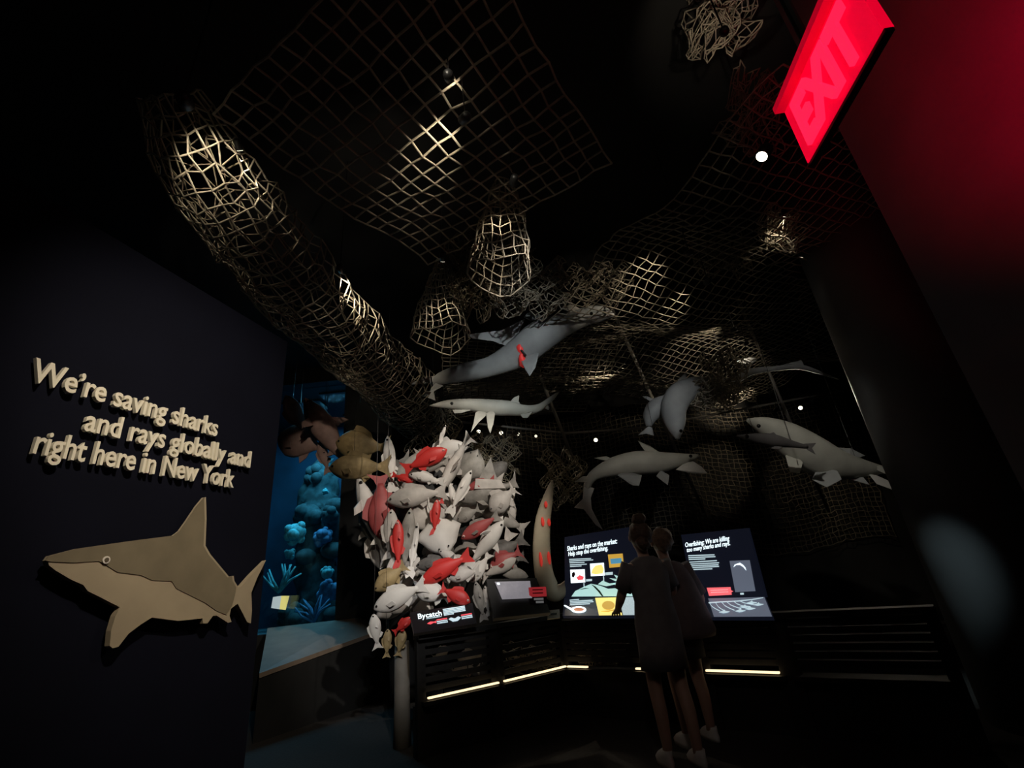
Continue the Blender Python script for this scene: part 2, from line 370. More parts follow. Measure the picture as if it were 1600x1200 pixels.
# ================================================================ EXIT SIGN (hung from the soffit, its face turned to the left)
ZB = 2.36
p0 = atz(1262, 255, ZB); p1 = atz(1376, 50, ZB); dr = (p1 - p0).normalized(); dr.z = 0; p1 = p0 + dr * ((p1 - p0).length * 1.02)
ax = (p1 - p0); ux = ax.normalized(); face = Vector((0, 0, 1)).cross(ux); face = face if face.x < 0 else -face
hh = 0.215
M_exit = mat('exit_red', (0.7, 0.01, 0.03), 0.35, emit=(1.0, 0.0, 0.03), es=0.75)
M_exitl = mat('exit_letters', (0.9, 0.02, 0.05), 0.35, emit=(1.0, 0.012, 0.06), es=1.35)
M_frame = mat('exit_frame', (0.02, 0.008, 0.01), 0.4)
ES = thing('exit_sign', 'glowing red exit sign overhead at upper right', 'exit sign', p0)
zz = Vector((0, 0, 1))
g = G(); g.hexa([p0, p1, p1 - face * 0.025, p0 - face * 0.025] + [q + zz * hh for q in (p0, p1, p1 - face * 0.025, p0 - face * 0.025)]); g.out('face_panel', M_exit, ES, label='red lit face')
g = G(); g.bar(p0 - zz * 0.005 - face * 0.013, p1 - zz * 0.005 - face * 0.013, 0.02, 0.01); g.out('bottom_frame', M_frame, ES)
g = G(); g.bar(p0 + zz * (hh + 0.012) - face * 0.02, p1 + zz * (hh + 0.012) - face * 0.02, 0.10, 0.024); g.out('top_frame', mat('exit_top', (0.5, 0.01, 0.03), 0.4, emit=(1, 0, 0.03), es=0.35), ES)
V, F = text_between('EXIT', p0 + ax * 0.12 + zz * 0.03 + face * 0.006, p0 + ax * 0.88 + zz * 0.03 + face * 0.006, zz, hh - 0.06, 0.006, 0.03, face)
for isl in islands(V, F):
    ids = sorted({i for f in isl for i in f}); mp = {i: k for k, i in enumerate(ids)}
    mesh('letter', [V[i] for i in ids], [[mp[i] for i in f] for f in isl], M_exitl, ES)
g = G(); mid = p0 + ax * 0.5 + zz * (hh + 0.02)
g.tube([mid, Vector((mid.x, mid.y, 5.4))], 0.012, 8); g.out('hanger_rod', M_metal, ES)
l = bpy.data.lights.new('exit_light', 'AREA'); l.shape = 'RECTANGLE'; l.size = ax.length; l.size_y = hh; l.energy = 13; l.spread = math.radians(115); l.color = (1, 0.0, 0.05)
lo = bpy.data.objects.new('light', l); COL.objects.link(lo); lo.parent = ES
lo.location = ax * 0.5 + zz * hh * 0.5 - face * 0.06; lo.rotation_euler = (-face + zz * .55).to_track_quat('-Z', 'Y').to_euler()

# ================================================================ HANGING SHARKS (bodies lofted, fins as thick plates)
def conv(o, s): return lambda q: (o[0] + q[0] / s, o[1] + q[1] / s)
cA = conv((640, 460), 5.0); cC = conv((880, 540), 2.963)
def hung_shark(name, label, cv, s, spine, half, Y, m, fins, ratio=0.8, cat='shark model', dY=0.0, eye=None, extras=()):
    n = len(spine); Ys = [Y + dY * i / (n - 1) for i in range(n)]
    P = [at(*cv(q), yy) for q, yy in zip(spine, Ys)]
    hs = [h / s * pxscale(p) for h, p in zip(half, P)]
    t = thing(name, label, cat, P[n // 2])
    V, F = loft(P, hs, ratio); mesh('body', V, F, m, t, True)
    for nm, poly, dy, mm in fins:
        c0 = cv(poly[0]); k = min(range(n), key=lambda i: (spine[i][0] - poly[0][0]) ** 2 + (spine[i][1] - poly[0][1]) ** 2)
        yr = Ys[k]; d0 = max(math.dist(poly[0], q) for q in poly) + 1e-6
        pts = [at(*cv(q), yr + dy * math.dist(poly[0], q) / d0) for q in poly]
        nrm = (CAM - pts[0]); g = G(); g.plate(pts, nrm, 0.022); f = g.out(nm, mm or m, t)
        bv = f.modifiers.new('bevel', 'BEVEL'); bv.width = 0.006; bv.segments = 2
    for i in (n // 4, n - 1 - n // 4):
        G().tube([P[i] + Vector((0, 0, hs[i] * .5)), (P[i].x, P[i].y, 5.4)], .0025, 5).out('hanging_wire', M_metal, t)
    if eye:
        c = at(*cv(eye[:2]), Y + eye[2]); G().ball(c, 0.02).out('eye', M_eye, t, True)
    return t, P, hs
tA, PA, HA = hung_shark('shark', 'largest grey shark overhead with a red gash and pale wide head', cA, 5.0,
    [(1592,160),(1500,150),(1380,170),(1200,240),(1020,330),(860,450),(640,560),(420,610),(240,660),(190,710)],
    [14,62,72,92,128,118,80,72,48,30], 4.9, M_shark,
    [('pectoral_fin', [(850,300),(900,190),(720,280),(450,312),(490,345),(650,365),(800,420)], -0.15, None),
     ('pectoral_fin', [(900,430),(1010,460),(985,570),(937,640),(900,580),(860,500)], -0.25, None),
     ('fin_lobe', [(960,210),(890,180),(920,145),(970,133),(1040,170)], 0.1, None),
     ('head_lobe', [(1290,150),(1190,115),(1200,88),(1270,78),(1330,110)], -0.1, M_shark2),
     ('tail_fin', [(210,680),(150,755),(60,792),(120,800),(205,832),(190,760),(265,715)], 0.1, None),
     ('tail_fin', [(240,640),(130,640),(20,690),(0,705),(90,700),(200,690)], 0.1, None)], dY=1.0, eye=(1420,150,-0.2))
M_wound = mat('wound_red_glow', (0.9, 0.05, 0.045), 0.4, emit=(1.0, 0.06, 0.05), es=0.12)  # weak glow put into the red to keep the gash bright; no lamp inside
def surf(px_crop, cv, P, hs, ratio, extra=0.01):
    x, y = cv(px_crop); best = None
    for i in range(len(P) - 1):
        for k in range(11):
            p = P[i].lerp(P[i + 1], k / 10); h = hs[i] + (hs[i + 1] - hs[i]) * k / 10
            q = at(x, y, p.y); d = (q - p).length
            if best is None or d < best[0]: best = (d, p, h)
    d, p, h = best; q = at(x, y, p.y); lift = ratio * math.sqrt(max(h * h - d * d, 0.0)) + extra
    return q + (CAM - q).normalized() * lift
pts = [surf((858 + 32 * k / 9 + 6 * math.sin(k * 2.1), 368 + 205 * k / 9), cA, PA, HA, 0.8, -.012) for k in range(10)]
rr = [pxscale(pts[0]) * q / 5 for q in (4, 22, 30, 26, 13, 16, 28, 32, 24, 5)]
G().tube(pts, rr, 10).out('gash', M_wound, tA, True, label='bright red gash')
G().tube([surf((720 + 190 * k / 8, 270 + 210 * k / 8), cA, PA, HA, 0.8, 0.015) for k in range(9)], 0.014, 6).out('strap', M_black, tA, True, label='dark strap cutting across the gash')
hung_shark('shark', 'slim pale shark pointing left just under the largest shark', cA, 5.0,
    [(155,870),(300,858),(480,862),(640,882),(780,890),(900,905),(1010,885),(1090,825),(1150,772)],
    [4,34,48,62,58,42,30,18,8], 5.6, M_shark2,
    [('pectoral_fin', [(570,900),(610,935),(540,1000),(478,1078),(500,1000),(515,920)], -0.2, None),
     ('pectoral_fin', [(640,900),(668,930),(655,1010),(630,1088),(610,1040),(598,930)], -0.3, None),
     ('dorsal_fin', [(830,865),(775,850),(815,805),(857,788),(852,835),(870,870)], 0.05, None),
     ('pelvic_fin', [(910,920),(865,940),(882,966),(920,966),(968,912)], -0.05, None),
     ('lower_jaw', [(420,880),(335,905),(350,930),(400,928),(480,905)], 0.0, None),
     ('tail_fin', [(1090,830),(1140,770),(1175,760),(1130,820),(1095,850)], 0.05, None),
     ('tail_fin', [(1060,850),(1040,880),(1085,905),(1092,880)], 0.05, None)], dY=0.35, eye=(330,852,-0.15))
hung_shark('shark', 'grey shark with head hanging down and very long thin tail reaching right', cC, 2.963,
    [(530,430),(520,365),(512,290),(545,225),(620,185),(690,172),(770,170),(870,122),(980,106),(1090,98),(1180,122),(1275,156)],
    [10,44,58,60,44,27,22,16,12,13,8,2], 5.4, M_shark,
    [('dorsal_fin', [(530,215),(500,195),(540,150),(570,122),(572,165),(600,195)], 0.1, None),
     ('tail_fin', [(1060,98),(1000,95),(1050,80),(1102,66),(1125,108)], 0.05, None),
     ('second_dorsal_fin', [(850,100),(800,72),(860,54),(906,58),(880,80)], 0.1, None),
     ('pelvic_fin', [(650,180),(655,200),(690,205),(705,190)], -0.1, None)], dY=0.9, eye=(545,395,-0.12))
hung_shark('shark', 'small grey shark partly hidden behind the down-hanging long-tailed shark', cC, 2.963,
    [(490,240),(440,285),(405,325),(396,375)], [20,46,36,12], 5.75, M_shark,
    [('tail_fin', [(396,372),(345,415),(385,408),(420,418),(412,380)], 0.0, None),
     ('pectoral_fin', [(420,270),(365,235),(390,235),(450,260)], 0.0, None)])
hung_shark('shark', 'pale shark facing right with drooping white tail above the two visitors', cC, 2.963,
    [(628,508),(560,525),(450,540),(340,543),(240,560),(150,595),(115,640),(112,690)], [6,26,48,54,44,26,18,12], 5.6, M_shark2,
    [('dorsal_fin', [(390,500),(375,485),(345,440),(400,465),(450,495)], 0.05, None),
     ('second_dorsal_fin', [(200,535),(140,520),(200,512),(240,530)], 0.0, None),
     ('anal_fin', [(120,605),(90,605),(50,632),(110,632),(150,620)], 0.0, None),
     ('pectoral_fin', [(290,580),(250,600),(320,648),(352,650),(365,600)], -0.15, M_shark),
     ('pectoral_fin', [(450,575),(430,605),(485,648),(492,600)], -0.2, M_shark),
     ('snout_flap', [(560,545),(520,575),(600,592),(668,592),(640,560),(600,535)], -0.1, M_white),
     ('tail_fin', [(120,655),(95,655),(90,710),(50,750),(95,758),(120,790),(150,830),(184,853),(155,800),(132,755),(128,705),(145,660)], -0.05, M_white)], dY=0.2, eye=(590,512,-0.12))
hung_shark('shark', 'small dark shark silhouette before the big pale shark at right', cC, 2.963,
    [(803,417),(890,428),(975,440),(1060,456),(1130,470)], [3,22,30,17,8], 4.5, M_sharkd,
    [('dorsal_fin', [(960,425),(925,418),(975,400),(1012,440)], 0.02, None), ('pelvic_fin', [(980,465),(960,475),(1000,482),(1020,468)], -0.02, None),
     ('tail_fin', [(1120,466),(1110,455),(1172,450),(1152,475),(1170,506),(1128,482)], 0.02, None)], dY=0.15, eye=(850,420,-0.05))
hung_shark('shark', 'big pale shark facing left beside the round dark pillar', cC, 2.963,
    [(853,345),(930,372),(1030,425),(1130,490),(1250,545),(1370,565),(1480,575)], [8,44,74,88,76,46,18], 4.9, M_shark2,
    [('pectoral_fin', [(1060,490),(1028,510),(1050,585),(1095,592),(1110,540)], -0.15, None),
     ('pectoral_fin', [(1180,560),(1150,620),(1220,657),(1290,620),(1270,580)], -0.2, M_shark),
     ('dorsal_fin', [(1330,530),(1240,470),(1330,475),(1400,510)], 0.1, M_shark),
     ('pelvic_fin', [(1340,600),(1330,620),(1420,646),(1390,610)], -0.05, M_shark),
     ('tail_fin', [(1380,590),(1365,605),(1420,602),(1450,640),(1536,672),(1528,635),(1450,600)], 0.0, M_white),
     ('tail_fin', [(1420,560),(1500,550),(1520,605),(1480,590)], 0.0, None)], dY=0.5, eye=(905,372,-0.15))

# ================================================================ BYCATCH PILE
def prof(ts, hs):
    return lambda t: float(np.interp(t, ts, hs))
PB = prof([0, .04, .12, .25, .4, .55, .7, .82], [.05, .32, .68, .96, 1, .82, .48, .2])
PS = prof([0, .05, .15, .3, .42, .6, .75, .84], [.05, .3, .65, .95, 1, .68, .34, .14])
def frame(head, tail, flip=False, roll=0):
    X = (tail - head).normalized(); c = (head + tail) / 2; lat = (CAM - c).normalized(); lat = (lat - X * lat.dot(X)).normalized()
    Z = X.cross(lat)
    up = Vector((0, 0, 1)) if abs(X.z) < 0.85 else Vector((-1, 0, 0))
    if (Z.dot(up) < 0) != flip: lat = -lat; Z = -Z
    q = Matrix.Rotation(math.radians(roll), 3, X); return X, q @ lat, q @ Z
def fish(name, label, h, t_, Y, m, kind='bony', deep=0.34, flip=False, roll=0, bend=0.0, group=None, finm=None, cat='fish model', simple=False, wire=False, stand=False):
    if not simple:
        k = 1.12; h, t_ = tuple((a + b) / 2 + (a - b) / 2 * k for a, b in zip(h, t_)), tuple((a + b) / 2 - (a - b) / 2 * k for a, b in zip(h, t_))
    Yh, Yt = Y if isinstance(Y, tuple) else (Y, Y)
    H, T = at(*h, Yh), at(*t_, Yt); L = (T - H).length; X, LT_, Z = frame(H, T, flip, roll)
    W = lambda x, y, z: H + X * (x * L) + LT_ * ((y + bend * (x - .35) ** 2) * L) + Z * (z * L)
    th = thing(name, label, cat, (H + T) / 2, group); finm = finm or m
    n = 12; pr, wr, xe = (PB, .46, .84) if kind == 'bony' else (PS, .8, .86)
    xs = [0, .02, .05, .1, .17, .25, .34, .43, .52, .61, .7, .78, xe]; V = []; F = []
    for x in xs:
        hh = deep / 2 * pr(x); ww = hh * wr
        V += [W(x, ww * math.sin(2 * math.pi * j / n), hh * math.cos(2 * math.pi * j / n)) for j in range(n)]
    for i in range(len(xs) - 1):
        for j in range(n): F.append([i * n + j, i * n + (j + 1) % n, (i + 1) * n + (j + 1) % n, (i + 1) * n + j])
    F += [list(range(n)), [(len(xs) - 1) * n + j for j in range(n)]]
    mesh('body', V, fixn(V, F), m, th, True)
    if wire: G().tube([W(.4, 0, .05), Vector((W(.4, 0, 0).x, W(.4, 0, 0).y, 5.4))], .0025, 5).out('hanging_wire', M_metal, th)
    if simple: G().tube([W(.4, 0, 0), Vector((W(.4, 0, 0).x * .8 - .2, 6.4, W(.4, 0, 0).z))], .006, 5).out('mounting_rod', M_metal, th)
    if stand: G().tube([W(.4, 0, 0), Vector((W(.4, 0, 0).x, W(.4, 0, 0).y, 0))], .006, 5).out('mounting_rod', M_metal, th)
    d = deep / 2; tk = 0.014 * L
    def fin(nm, poly, mm=finm):
        P = [W(*q) for q in poly]; nr = (P[1] - P[0]).cross(P[2] - P[0]); g = G(); g.plate(P, nr, tk); g.out(nm, mm, th)
    if kind == 'bony':
        fin('tail_fin', [(.79, 0, .05), (.9, 0, .10), (1, 0, d * .95), (.95, 0, 0), (1, 0, -d * .95), (.9, 0, -.10), (.79, 0, -.05)])
        fin('dorsal_fin', [(.28, 0, d * .85), (.34, 0, d * 1.35), (.45, 0, d * 1.3), (.62, 0, d * .95), (.68, 0, d * .45), (.5, 0, d * .7)])
        if not simple:
            fin('anal_fin', [(.52, 0, -d * .75), (.58, 0, -d * 1.2), (.68, 0, -d * .8), (.7, 0, -d * .35)])
            for s in (-1, 1): fin('pectoral_fin', [(.24, s * d * .42, -d * .15), (.38, s * (d * .42 + .05), -d * .05), (.42, s * (d * .42 + .06), -d * .4), (.3, s * (d * .42 + .02), -d * .5)])
    else:
        fin('tail_fin', [(.8, 0, .03), (.92, 0, .09), (1.0, 0, .22), (.955, 0, .03), (.975, 0, -.09), (.9, 0, -.05), (.8, 0, -.03)])
        fin('dorsal_fin', [(.34, 0, d * .8), (.43, 0, d + .09), (.485, 0, d + .12), (.475, 0, d + .03), (.5, 0, d * .6)])
        if not simple:
            fin('anal_fin', [(.66, 0, -d * .3), (.72, 0, -d * .5 - .05), (.74, 0, -d * .25)])
            for s in (-1, 1): fin('pectoral_fin', [(.27, s * d * .6, -d * .45), (.36, s * (d * .6 + .14), -d * .6 - .06), (.44, s * (d * .6 + .17), -d * .6 - .08), (.38, s * d * .6, -d * .55)])
    if not simple:
        ex = .075 if kind == 'bony' else .09
        for s in (-1, 1):
            c = W(ex, s * d * pr(ex) * wr * .93, d * pr(ex) * .25); r = .017 * L + .003
            if m in (M_red, M_pink):
                e_ = G().ball(c, r * 1.3, None, None, 8, 6).out('eye', M_eyew, th, True); G().ball(c + LT_ * s * r * .8, r * .7, None, None, 8, 6).out('pupil', m, e_, True)
            else: G().ball(c, r, None, None, 8, 6).out('eye', M_eye, th, True)
    return th
def ray_fish(label, c, tip, Y, size, m, tilt=0.0, group=None):
    C0 = at(*c, Y); T = at(*tip, Y); X = (T - C0).normalized(); N = (CAM - C0).normalized(); N = (N - X * N.dot(X)).normalized(); S_ = N.cross(X)
    N = (N + S_ * tilt).normalized(); S_ = N.cross(X); s = size * pxscale(C0); th = thing('ray', label, 'ray model', C0, group)
    prof_ = [(-.5, .04), (-.42, .2), (-.25, .55), (0, .8), (.12, .95), (.25, .75), (.4, .35), (.5, .1)]
    V = []; F = []; K = 9
    for x, hw in prof_:
        for j in range(K):
            v = -1 + 2 * j / (K - 1); z = .11 * (1 - abs(v)) ** .8 * (1 - (2 * x) ** 2 * .9) - .06 * abs(v) ** 2 + .02
            V.append(C0 + X * (x * s) + S_ * (v * hw * s * .62) + N * (z * s))
    nt_ = len(V)
    V += [v - N * .045 * s for v in V[:nt_]]
    R_ = len(prof_)
    for i in range(R_ - 1):
        for j in range(K - 1):
            a = i * K + j; F += [[a, a + 1, a + K + 1, a + K], [nt_ + a, nt_ + a + K, nt_ + a + K + 1, nt_ + a + 1]]
    for i in range(R_ - 1):
        for a, b_ in ((i * K, (i + 1) * K), (i * K + K - 1, (i + 1) * K + K - 1)): F.append([a, b_, nt_ + b_, nt_ + a])
    for j in range(K - 1):
        for a, b_ in ((j, j + 1), ((R_ - 1) * K + j, (R_ - 1) * K + j + 1)): F.append([a, b_, nt_ + b_, nt_ + a])
    mesh('disc', V, fixn(V, F), m, th, True)
    G().tube([C0 + X * (.45 * s), C0 + X * (.8 * s) + S_ * .05 * s, C0 + X * (1.15 * s) - S_ * .03 * s], [.04 * s, .022 * s, .006 * s], 8).out('tail', m, th, True)
    for q in (-1, 1): G().ball(C0 - X * (.3 * s) + S_ * (.12 * s * q) + N * (.09 * s), .022 * s, None, None, 8, 6).out('eye', M_eye, th, True)

F1 = 5.75
fish('fish', 'upper of the two tan fish left of the pile top', (529, 692), (604, 700), 5.8, M_tan, deep=.52, wire=True)
fish('fish', 'lower of the two tan fish, beside the pile top', (519, 731), (606, 729), 5.65, M_tan, deep=.40, wire=True)
fish('fish', 'bright red fish lying across the top of the pile', (695, 704), (633, 733), 5.6, M_red, deep=.36)
fish('fish', 'slim white fish standing upright left of the top red fish', (606, 686), (614, 768), 5.7, M_white, deep=.2)
fish('shark', 'grey shark head down with tail raised at the pile top', (690, 765), (732, 682), (5.6, 5.95), M_pale, 'shark', .2, flip=True, roll=40)
fish('needlefish', 'thin white needlefish sticking up from the pile top', (696, 666), (684, 702), 5.75, M_white, deep=.13)
fish('fish', 'small red fish left of centre under the top red fish', (645, 752), (614, 742), 5.6, M_red, deep=.3)
fish('fish', 'large pale grey fish facing left across the middle of the pile', (609, 782), (694, 768), 5.55, M_pale, deep=.33, bend=.12)
fish('fish', 'small silvery fish just under the top red fish', (642, 742), (692, 752), 5.55, M_white, deep=.26)
fish('fish', 'grey spotted fish tucked right under the top red fish', (652, 732), (700, 722), 5.68, M_grey, deep=.38)
fish('fish', 'tiny round white fish at the pile centre', (672, 752), (690, 752), 5.55, M_white, deep=.4)
fish('fish', 'narrow red fish standing upright at the pile centre', (691, 756), (690, 786), 5.6, M_red, deep=.26)
fish('fish', 'red fish hanging head up below the pile centre', (683, 783), (678, 834), 5.5, M_red, deep=.26)
fish('fish', 'pointed white fish slanting up right of centre', (735, 738), (703, 802), 5.5, M_white, deep=.2, flip=True)
fish('shark', 'white shark with triangular fin at centre right of the pile', (712, 792), (700, 745), 5.7, M_white, 'shark', .24, roll=30)
fish('fish', 'faded red fish below the tall grey fin at right', (733, 763), (772, 749), 5.72, M_pink, deep=.34)
fish('shark', 'grey shark with a tall triangular fin at the right top of the pile', (722, 782), (806, 755), 5.8, M_grey, 'shark', .36)
G_ = thing('shark_fin', 'tall grey triangular fin rising at the right top of the pile', 'fin model', at(767, 740, 5.75))
G().plate([at(747, 752, 5.75), at(757, 733, 5.76), at(767, 715, 5.78), at(772, 735, 5.78), at(780, 757, 5.77)], (0, -1, .2), .03).out('fin_blade', M_grey, G_)
G().plate([at(744, 750, 5.72), at(783, 752, 5.76), at(790, 765, 5.76), at(742, 766, 5.72)], (0, -1, .2), .09).out('fin_root', M_pale, G_)
fish('pufferfish', 'round pale puffer fish at the right edge of the pile', (768, 797), (803, 764), 5.68, M_pale, deep=.62)
fish('fish', 'curved white fish outermost at the right edge of the pile', (803, 765), (779, 812), 5.8, M_white, deep=.24, bend=.4)
fish('fish', 'grey fish with faded red tail slanting right of centre', (724, 840), (778, 806), 5.55, M_pink, deep=.32, finm=M_grey)
fish('fish', 'stout grey fish left of the slanting faded red fish', (716, 812), (748, 795), 5.6, M_grey, deep=.5)
fish('dolphin', 'long smooth white porpoise slanting at the lower right', (784, 817), (733, 884), 5.5, M_white, 'shark', .3, flip=True)
ray_fish('broad white ray spread over the pile centre', (688, 838), (676, 800), 5.55, 62, M_white)
ray_fish('second white ray overlapping beneath the broad white one', (668, 800), (690, 850), 5.68, 60, M_pale, .3)
ray_fish('grey ray wedged near the upper right of the pile', (735, 725), (712, 770), 5.9, 52, M_grey, -.4)
fish('fish', 'long red fish standing head up at the left of the pile', (622, 816), (622, 888), 5.45, M_red, deep=.24)
fish('fish', 'large faded red fish standing upright at the far left of the pile', (598, 838), (594, 745), 5.65, M_pink, deep=.42)
fish('shark', 'white shark hanging at the outer left edge of the pile', (561, 752), (606, 880), 5.7, M_white, 'shark', .2, flip=True)
fish('shark', 'grey shark curving down the outer left under the white shark', (566, 800), (600, 868), 5.85, M_grey, 'shark', .3)
fish('fish', 'long grey fish standing beside the long red fish at left', (641, 800), (630, 895), 5.5, M_grey, deep=.22)
fish('eel', 'slim white eel curving down left of the white ray', (652, 822), (640, 900), 5.52, M_white, deep=.13, bend=.5)
fish('fish', 'pale fish standing upright between the faded red and long red fish', (612, 800), (608, 872), 5.55, M_pale, deep=.3)
fish('fish', 'dark mottled fish lying low at the pile waist', (653, 884), (708, 876), 5.4, M_dgrey, deep=.34)
fish('fish', 'red fish with forked tail lying low behind the signs', (661, 908), (733, 868), 5.3, M_red, deep=.3)
fish('fish', 'small pale fish above the low red fish', (688, 862), (724, 882), 5.42, M_pale, deep=.28)
fish('fish', 'pale fish just right of the low red fish', (702, 902), (748, 892), 5.35, M_pale, deep=.42)
fish('fish', 'white fish reaching up right of the low red fish', (738, 908), (764, 866), 5.5, M_white, deep=.36)
fish('fish', 'dark grey fish at the lower right behind the monitor', (752, 880), (818, 842), 5.75, M_dgrey, deep=.36)
fish('fish', 'faded red fish at the lower right behind the monitor', (768, 888), (812, 862), 5.68, M_pink, deep=.48)
fish('fish', 'pale fish at lower right with raised tail near the faded red fish', (760, 900), (798, 832), 5.85, M_pale, deep=.3)
fish('fish', 'brownish round-headed fish at the lower left bend of the pile', (588, 921), (632, 884), 5.35, M_tan, deep=.46)
fish('fish', 'big bluish white fish at the lower left above the sign', (588, 950), (662, 914), 5.25, M_white, deep=.36)
fish('fish', 'white fish with raised head at the lowest left corner', (584, 962), (590, 1012), 5.2, M_white, deep=.36, wire=True)
fish('fish', 'red fish half hidden behind the left of the sign', (642, 966), (616, 988), 5.2, M_red, deep=.4)
fish('fish', 'red fish with forked tail just above the sign', (732, 940), (690, 920), 5.2, M_red, deep=.44)
fish('fish', 'wide white fish above the sign left of the forked red tail', (652, 924), (706, 932), 5.3, M_white, deep=.44)
fish('fish', 'grey-brown fish hanging between the sign and the monitor', (744, 912), (756, 968), 5.35, M_grey, deep=.26)
fish('fish', 'second grey-brown fish hanging closest to the monitor', (758, 918), (764, 962), 5.45, M_pale, deep=.24)
fish('fish', 'brown fish drooping under the lowest left corner of the pile', (606, 985), (604, 1026), 5.25, M_tan, deep=.34, wire=True)
fish('fish', 'tan fish hanging left of the sign post', (630, 985), (622, 1024), 5.25, M_tan, deep=.4)
fish('fish', 'pale fish seen through the top slats under the sign', (700, 1012), (678, 1028), 5.5, M_pale, deep=.5, stand=True)
fish('fish', 'pale fish seen through the middle slats under the sign', (716, 1028), (752, 1026), 5.6, M_pale, deep=.5, stand=True)
fish('fish', 'pale fish seen through the lowest slats under the sign', (708, 1046), (748, 1046), 5.65, M_pale, deep=.45, stand=True)
# packed fish deeper in the pile
zone = [(575,745,650,760),(600,790,700,830),(650,700,740,760),(690,780,790,820),(640,850,740,880),(600,900,760,930),(600,940,660,980),(585,760,630,880),(600,880,650,905),(725,870,800,900),(740,740,795,800)]
fill = []
for k in range(55):
    z = zone[k % len(zone)]; x, y = rng.uniform(z[0], z[2]), rng.uniform(z[1], z[3]); a = rng.uniform(0, 6.28); L_ = rng.uniform(26, 44)
    m = [M_pale, M_grey, M_white, M_pale, M_dgrey][k % 5]
    cn_ = ['pale grey', 'mid grey', 'white', 'pale grey', 'dark grey'][k % 5]
    fish('fish', 'plain ' + cn_ + ' fish packed deep in the pile, partly covered', (x - L_ * math.cos(a), y - L_ * math.sin(a)), (x + L_ * math.cos(a), y + L_ * math.sin(a)),
         rng.uniform(5.8, 6.15) - (0.3 if y > 880 else 0), m, deep=rng.uniform(.3, .45), group='plain ' + cn_ + ' fish packed in the bycatch pile', roll=rng.uniform(-40, 40), simple=True)
# armature that carries the pile
V, F = loft([at(632, 1092, 6.4), at(640, 1000, 6.3), at(665, 900, 6.3), at(680, 800, 6.3), at(690, 720, 6.3)], [.16, .25, .55, .65, .3], .6)
tag(mesh('sculpture_core', V, F, M_black, None, True), 'dark inner support hidden within the fish pile', 'support')
p_ = atz(632, 1088, .02); p_.z = 0
a_ = at(628, 1020, 5.35); f_ = Vector((a_.x, a_.y, 0))
g = G(); g.tube([f_, f_ + Vector((0, 0, .35)), a_ + Vector((0, 0, .1))], [.085, .075, .07], 16); tag(g.out('support_post', mat('post_grey', (.22, .2, .17), .7, .3, 5), None, True), 'short grey post under the lower left of the pile', 'post')
# mauve fish left of the pile, before the aquarium
fish('fish', 'mauve fish pointing up before the blue aquarium top', (448, 621), (478, 680), 6.2, M_mauve, deep=.3, wire=True)
fish('shark', 'long mauve shark slanting down beside the aquarium top', (480, 628), (545, 732), 6.1, M_mauve, 'shark', .26, wire=True)
fish('fish', 'deep-bodied mauve fish beside the text wall edge', (438, 684), (506, 700), 6.3, M_mauve, deep=.62, wire=True)
fish('fish', 'small mauve fish hanging down below the long mauve shark', (500, 692), (513, 738), 6.2, M_mauve, deep=.28, wire=True)
# upright hooked cream form
t = thing('tail_sculpture', 'tall curved cream tail with red ovals and hooked foot', 'sculpture', at(860, 920, 5.9))
V, F = loft([at(*q, 5.9) for q in [(863,750),(857,775),(849,810),(846,850),(849,890),(856,915),(868,926),(880,920),(888,908)]], [h * .0082 for h in (1.5,7,11,12.5,13,14,12,8,4)], .45)
mesh('blade', V, F, mat('tail_cream', (.62, .54, .4), .6, .15, 6, bump=.1), t, True)
M_oval = mat('oval_red_glow', (.85, .05, .04), .5, emit=(1, .06, .04), es=.25)  # ovals get a faint glow of their own, though they are not lamps
for x, y, h in [(853,788,5),(848,815,7),(858,816,6),(845,874,11),(858,872,10),(845,845,0)]:
    if h: 
        c = at(x, y, 5.84); s = pxscale(c); G().ball(c, 2.6 * s, .02, h * s, 10, 8).out('oval_mark', M_oval, t, True, label='red oval mark')

